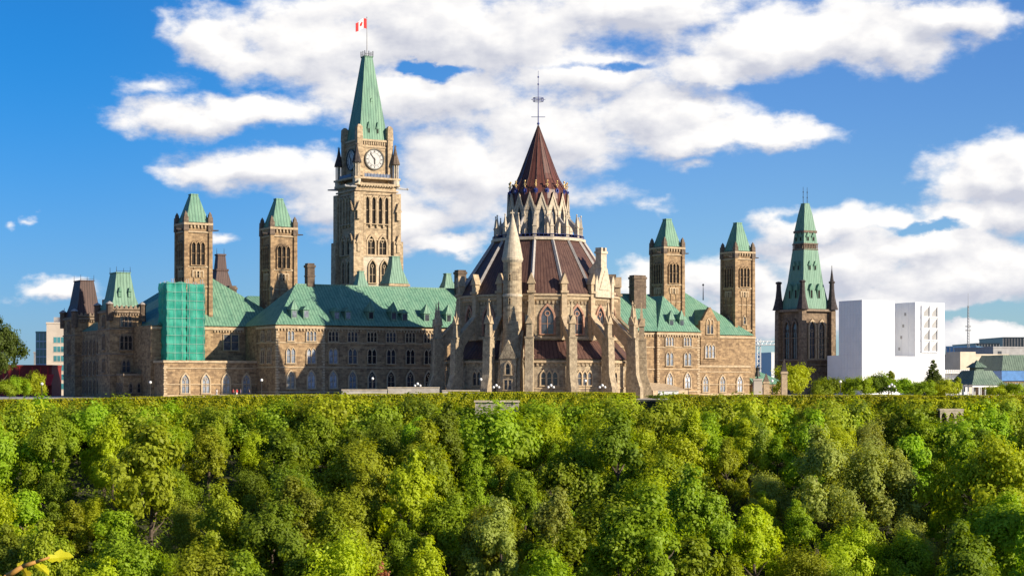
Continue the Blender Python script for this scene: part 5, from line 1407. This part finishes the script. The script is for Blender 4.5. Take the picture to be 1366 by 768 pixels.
def plant(name, kind, mat, loc, sc_, rz, label, cat, group=None, sz=1.0):
    T = bpy.data.objects.new(name, None); COL.objects.link(T)
    T.location = loc; T.rotation_euler = (0, 0, rz); T.scale = (sc_, sc_, sc_*sz)
    T['label'] = label; T['category'] = cat
    if group: T['group'] = group
    c = bpy.data.objects.new('crown', kind[3]); COL.objects.link(c); c.parent = T
    if not kind[3].materials: kind[3].materials.append(mat)
    c.material_slots[0].link = 'OBJECT'; c.material_slots[0].material = mat
    if kind[4] is not None:
        t = bpy.data.objects.new('trunk', kind[4]); COL.objects.link(t); t.parent = T
    return T
LAND = [(45,'corner twig'),(115,'east pavilion'),(185,'green mansard'),(245,'scaffold'),(300,'one-storey range'),(375,'chimney-side tower'),(430,'left roof end'),(490,'clock tower'),(550,'long roof'),(605,'left library buttresses'),(660,'stair turret'),(720,'library spire'),(775,'library gable'),(825,'right library buttresses'),(880,'lean-to'),(940,'gabled dormer'),(990,'rightmost slim tower'),(1030,'statue'),(1075,'Gothic tower'),(1130,'white annex'),(1185,'white gap'),(1240,'tall conifer'),(1300,'green pavilion'),(1366,'blue tarpaulin')]
ROWS = ['under the hedge', 'high on slope', 'on upper slope', 'on lower slope', 'low on slope', 'at slope bottom']
SHAPE = {'round': 'round-crowned', 'tall': 'tall narrow', 'wide': 'broad-crowned', 'willow': 'soft feathery'}
used = {}
def slope_label(colour, kind, px, row, cat='tree'):
    name = min(LAND, key=lambda q: abs(q[0]-px)); side = 'left of' if px < name[0]-8 else ('right of' if px > name[0]+8 else 'straight')
    where = ('straight below' if side == 'straight' else f'below, {side}')
    lab = f'{colour} {SHAPE.get(kind, "low")} {cat} {ROWS[row]}, {where} the {name[1]}'
    return lab
TREES = []
rg = random.Random(77)
names = list(LEAF)[:7]; wl = [30, 20, 16, 20, 12, 4, 3]; wr = [26, 8, 24, 28, 10, 6, 2]
placed = []
ROWY = [(340, 0, 8.2), (331, 1, 8.6), (321, 1, 8.4), (311, 2, 8.2), (301, 3, 8.0), (291, 3, 7.8), (281, 4, 7.6), (271, 5, 7.4), (262, 5, 7.2)]
for Y0, row, step in ROWY:
    half = .29*Y0+3
    x = -half + rg.uniform(0, step)
    while x < half:
        X = x + rg.uniform(-1.6, 1.6); Y = Y0 + rg.uniform(-3.2, 3.2); x += step*rg.uniform(.8, 1.25)*(1.18 if X < -12 else 1.0)
        px = CX + FPX*X/Y
        left = px < 620
        colour = rg.choices(names, wl if left else wr)[0]
        kind = rg.choices(KINDS, [13, 12, 16, 13, 10, 8, 9, 15, 9])[0]
        if colour == 'pale grey-green': kind = rg.choice([KINDS[5], KINDS[7]])
        sc_ = rg.choice((rg.uniform(.75, 1.05), rg.uniform(.95, 1.3), rg.uniform(1.2, 1.62)))
        if row == 0: sc_ *= .62 if not (600 < px < 690) else .5
        elif Y0 == 331: sc_ *= .82
        zb = height(X, Y)
        TREES.append((colour, kind, X, Y, zb, sc_, rg.uniform(0, 6.28), px, row))
seen = {}
for (colour, kind, X, Y, zb, sc_, rz, px, row) in TREES:
    if abs(px-512) < 26 and Y < 268: continue
    if 1232 < px < 1304 and Y > 318: sc_ *= .8
    lim = 3 - ((553 if px < 560 else 546)-HY)/FPX*Y if not 580 < px < 720 else 3 - (533-HY)/FPX*Y
    if 628 < px < 700 and Y > 316: lim = 3 - (547-HY)/FPX*Y
    szt_ = .88 + .37*((X*7.3) % 1.0)
    if 1236 < px < 1300 and Y > 305: lim = 3 - (562-HY)/FPX*Y
    if zb + kind[1]*.99*sc_*szt_ > lim: sc_ = max(.3, (lim-zb)/(kind[1]*.99*szt_))
    lab = slope_label(colour, kind[0], px, row)
    if lab in seen:
        for extra in ('smaller ', 'larger ', 'leaning ', 'ragged ', 'dense '):
            l2 = lab.replace(' tree ', f' {extra}tree ') if False else extra + lab
            if l2 not in seen: lab = l2; break
    seen[lab] = 1
    plant('broadleaf_tree', kind, LEAF[colour], (X, Y, zb-.3), sc_, rz, lab, 'tree', 'trees on the wooded slope', szt_)

dl = leaf_mat('rust red dead leaves', (.40,.15,.07), (.50,.24,.11), .3)
DX, DY = (512-CX)/FPX*266, 266.0
plant('dead_tree', ('tall', 9, 1.5, crown_mesh(333, 9, 1.5, 'tall', 1500, .34), trunk_mesh(334, 9, 1.5, 'tall')), dl, (DX, DY, height(DX, DY)+6.5), 1.0, 0, 'small rust-red dying tree low on slope, below the clock tower', 'tree', None, 1.0)
# undergrowth between the trunks
g2 = np.random.default_rng(5)
N = 70000
ux = g2.uniform(-108, 108, N); uy = g2.uniform(240, 351, N)
uz = np.array([height(a, b) for a, b in zip(ux, uy)]) + np.abs(g2.normal(0, 1.3, N))
me = leaf_mesh('undergrowth', leaf_quads(np.stack([ux, uy, uz], 1), np.tile(np.array((0, -.4, .8)), (N, 1)), g2.uniform(.4, .9, N), g2, .6))
me.materials.append(LEAF['dark green'])
o = bpy.data.objects.new('undergrowth', me); COL.objects.link(o); o['kind'] = 'stuff'; o['label'] = 'dark green undergrowth covering the slope between the trees'; o['category'] = 'undergrowth'

# clipped hedges along the edge of the plateau
def hedge(px0, px1, pyt0, pyt1, Y0, Y1, hgt, lab, dens=42, seed=1, depth=1.6, drop=0):
    g = np.random.default_rng(seed)
    x0, x1 = (px0-CX)/FPX*Y0, (px1-CX)/FPX*Y1; L = hypot(x1-x0, Y1-Y0)
    z0 = CAMZ+(HY-pyt0)/FPX*Y0; z1 = CAMZ+(HY-pyt1)/FPX*Y1
    nt_, nf = int(L*depth*dens), int(L*hgt*dens)
    s = g.uniform(0, 1, nt_+nf); d = np.concatenate([g.uniform(0, depth, nt_), np.abs(g.normal(0, .22, nf))])
    h = np.concatenate([np.abs(g.normal(0, .10, nt_)), g.uniform(0, hgt, nf)])
    wv = .45*np.sin(s*L*.9+seed)*np.sin(s*L*.37+2)*(h/hgt) + .3*np.sin(s*L*2.3+h*2)
    X = x0+(x1-x0)*s; Y = Y0+(Y1-Y0)*s+d + wv*(h > .35); Z = z0+(z1-z0)*s - h + .05*np.sin(s*L*.5)
    nn = np.zeros((nt_+nf, 3)); nn[:nt_, 2] = 1; nn[nt_:, 1] = -.8; nn[nt_:, 2] = .6
    o3 = ((x0+x1)/2, (Y0+Y1)/2, (z0+z1)/2-hgt)
    T = thing('hedge', lab, 'hedge', o3)
    v = leaf_quads(np.stack([X, Y, Z], 1), nn, g.uniform(.2, .42, nt_+nf), g, .5) - np.array(o3)
    me = leaf_mesh('hedge_leaves', v); me.materials.append(LEAF_HEDGE)
    o = bpy.data.objects.new('foliage', me); COL.objects.link(o); o.parent = T
    m = MB(); a = (x0+.2, Y0+.45, z0-hgt), (x1-.2, Y1+.45, z1-hgt)
    m.add([(x0,Y0+.5,z0-hgt-.5),(x1,Y1+.5,z1-hgt-.5),(x1,Y1+depth-.2,z1-hgt-.5),(x0,Y0+depth-.2,z0-hgt-.5),(x0,Y0+.5,z0-.25),(x1,Y1+.5,z1-.25),(x1,Y1+depth-.2,z1-.25),(x0,Y0+depth-.2,z0-.25)],
          [(3,2,1,0),(4,5,6,7),(0,1,5,4),(1,2,6,5),(2,3,7,6),(3,0,4,7)])
    m.build('stems', LEAF['dark green'], T)
hedge(-20, 300, 533.5, 527, 345, 350, 6.5, 'long tall clipped hedge along the left cliff edge', seed=1)
hedge(300, 600, 527, 524.5, 350, 352, 6.5, 'tall clipped hedge between the left cliff edge and the library', seed=2)
hedge(598, 848, 522.5, 523.5, 356, 358, 3.2, 'low clipped hedge in front of the library', seed=3)
hedge(895, 1230, 527, 526.5, 351, 350, 6.0, 'tall clipped hedge right of the library below the statue', seed=4)
hedge(1195, 1385, 528, 527, 348, 348, 6.0, 'clipped hedge at the right edge below the pavilion', seed=5)
hedge(1215, 1290, 533, 534, 341, 341, 2.2, 'short rounded hedge above the white arcade', seed=6)
# shrubs and small trees growing up against the hedge
i = 0
SH_SEEN = set()
for px in range(-10, 1380, 17):
    pxx = px+rg.uniform(-6, 6); Y = 344+rg.uniform(-2.5, 2.0) - (4 if px < 200 else 0); X = (pxx-CX)/FPX*Y
    if 628 < pxx < 700 or 1246 < pxx < 1296: continue
    colour = rg.choices(['mid green', 'bright green', 'yellow-green', 'olive green', 'dark green'], [3, 3, 3, 3, 1])[0]
    zt4 = CAMZ+(HY-rg.uniform(538, 556))/FPX*Y; sc_ = rg.uniform(1.0, 1.5); zb = height(X, Y); sc_ = (zt4-zb)/3.3*rg.uniform(.92, 1.04); szz = 1.08
    nm = min(LAND, key=lambda q: abs(q[0]-pxx)); sd = 'left of' if pxx < nm[0]-6 else ('right of' if pxx > nm[0]+6 else 'straight')
    lab = f'{colour} shrub against the cliff-top hedge, ' + ('straight below' if sd == 'straight' else f'below, {sd}') + f' the {nm[1]}'
    for ex in ('', 'bushier ', 'smaller ', 'ragged '):
        if ex+lab not in SH_SEEN: lab = ex+lab; break
    SH_SEEN.add(lab)
    plant('shrub', SHRUB[i % 3], LEAF[colour], (X, Y, zb), sc_, rg.uniform(0, 6), lab, 'shrub', 'shrubs along the hedge', szz); i += 1
# trees and bushes standing on the plateau
def up(px, pyt, Y, kind, colour, label, name='broadleaf_tree', cat='tree', sc_=None, sz=1.0):
    X = (px-CX)/FPX*Y; zt = CAMZ+(HY-pyt)/FPX*Y; s_ = zt/kind[1] if sc_ is None else sc_
    return plant(name, kind, LEAF[colour], (X, Y, 0), s_, px*.7, label, cat, None, (zt/kind[1]/s_) if sc_ else sz)
up(-6, 421, 400, KINDS[1], 'deep green', 'large dark green tree cut off by the left edge of the photo', sc_=.98)
up(27, 506, 385, SHRUB[0], 'bright green', 'bright green rounded bush before the low red building', 'shrub', 'bush', 1.15)
up(50, 503, 388, SHRUB[1], 'yellow-green', 'yellow-green rounded bush right of the bright one by the red building', 'shrub', 'bush', 1.2)
up(5, 509, 383, SHRUB[2], 'mid green', 'low bush beneath the large left tree', 'shrub', 'bush', 1.5)
up(1245, 478, 425, CONIFER, 'deep green', 'tall dark conifer before the white sheeted building', 'conifer_tree', 'tree', .82)
for px, py, Y, k, c, lab, s_ in (
  (1057, 492, 420, SHRUB[0], 'yellow-green', 'yellow-green bush at the foot of the dark Gothic tower', 2.0),
  (1095, 509, 395, SHRUB[1], 'mid green', 'dark low bush right of the gate piers', 1.5), (1112, 507, 398, SHRUB[2], 'dark green', 'dark bush left of the lamp by the white building', 1.5),
  (1136, 506, 396, SHRUB[0], 'bright green', 'bright bush right of the lamp by the white building', 1.7),
  (1166, 503, 405, SHRUB[1], 'dark green', 'dark rounded bush before the white building wall', 1.6), (1186, 491, 410, KINDS[3], 'olive green', 'small loose tree before the white building left of the conifer', .55),
  (1206, 507, 400, SHRUB[2], 'bright green', 'bright low bush just left of the conifer', 1.5), (1226, 511, 398, SHRUB[0], 'mid green', 'low bush touching the conifer on its left', 1.3),
  (1262, 510, 402, SHRUB[1], 'yellow-green', 'yellow-green bush just right of the conifer', 1.4), (1276, 500, 432, KINDS[3], 'olive green', 'small narrow tree at the left corner of the green pavilion', .42),
  (1333, 516, 400, SHRUB[2], 'yellow-green', 'low yellow-green bush right of the green pavilion', 1.3), (1356, 513, 400, SHRUB[0], 'bright green', 'bright bush before the blue tarpaulin building', 1.5),
  (838, 526, 362, SHRUB[1], 'mid green', 'low bush at the right end of the library hedge', 1.0), (885, 527, 358, SHRUB[2], 'dark green', 'dark bush before the lean-to right of the library', 1.3), (905, 526, 356, SHRUB[0], 'mid green', 'bush at the left end of the right hedge', 1.3)):
    up(px, py, Y, k, c, lab, 'shrub' if k in SHRUB else 'broadleaf_tree', 'bush' if k in SHRUB else 'tree', s_)

for px, sc_, lab in ((640, 1, 'bright bush under the left end of the grey retaining wall'), (662, 1, 'bright bush under the middle of the grey retaining wall'), (684, 1, 'bright bush under the right end of the grey retaining wall'), (1250, 1.25, 'rounded bush under the left arch of the small white arcade'), (1270, 1.3, 'rounded bush under the middle arch of the small white arcade'), (1290, 1.35, 'rounded bush under the right end of the small white arcade')):
    Y = 333.0; X = (px-CX)/FPX*Y; zt5 = CAMZ+(HY-(563 if px > 900 else 549+px%5))/FPX*Y; zb = height(X, Y)
    plant('shrub', SHRUB[px % 3], LEAF['bright green'], (X, Y, zb-.2), (zt5-zb)/3.3, px, lab, 'shrub')
# ------------------------------------------------------------------ the twig close to the camera, rooted on the near bank
TY = 3.2
def tw(px, py, dy=0): Y = TY+dy; return ((px-CX)/FPX*Y, Y, CAMZ+(HY-py)/FPX*Y)
tg = thing('twig', 'orange-stemmed twig with yellow-green leaves in the lower left corner, very near', 'twig', (tw(-20, 800)[0], TY, 1.3))
M['twig'] = plain('orange twig bark', (.42,.22,.05), .6, .2, 40)
lm = leaf_mat('young yellow leaves', (.50,.46,.02), (.62,.56,.03), .4)
b = tw(-20, 800)
m = MB(); pts = [(b[0]-.05, TY+.1, 1.25), (b[0]-.03, TY+.05, 1.9), b, tw(10, 768), tw(30, 755), tw(48, 749), tw(66, 743)]
rad = [.012, .010, .007, .0055, .004, .0032, .002]
for i in range(6): m.tube(pts[i], pts[i+1], rad[i], rad[i+1], 8)
m.build('stem', M['twig'], tg, smooth=True)
OUT = [(0, 0), (.10, .16), (.30, .13), (.26, .20), (.50, .34), (.62, .22), (.80, .20), (1.0, .02), (.82, -.06), (.62, -.05), (.46, -.18), (.36, -.10), (.20, -.16), (.08, -.08)]
def leaf(p, ang, L, tilt, seed):
    rgq = random.Random(seed); ca, sa = cos(ang), sin(ang); vs = []
    for k in (0, .0006):
        for (x, z) in OUT + [(.45, .02)]:
            xx, zz = x*L, z*L*1.05; yy = tilt*xx + .25*abs(zz) - .3*x*x*L + k
            vs.append((p[0]+xx*ca-zz*sa, p[1]+yy, p[2]+xx*sa+zz*ca))
    n = len(OUT); N1 = n+1
    mb = MB(); mb.add(vs, [(i, (i+1) % n, n) for i in range(n)] + [(N1+(i+1) % n, N1+i, N1+n) for i in range(n)])
    mb.build('leaf', lm, tg)
leaf(tw(61, 745), .02, .046, .7, 1); leaf(tw(45, 750), -.85, .034, .8, 2); leaf(tw(22, 759), .9, .018, .6, 3); leaf(tw(30, 756), -1.3, .030, .7, 4)
leaf(tw(2, 776), 2.2, .04, .2, 5)
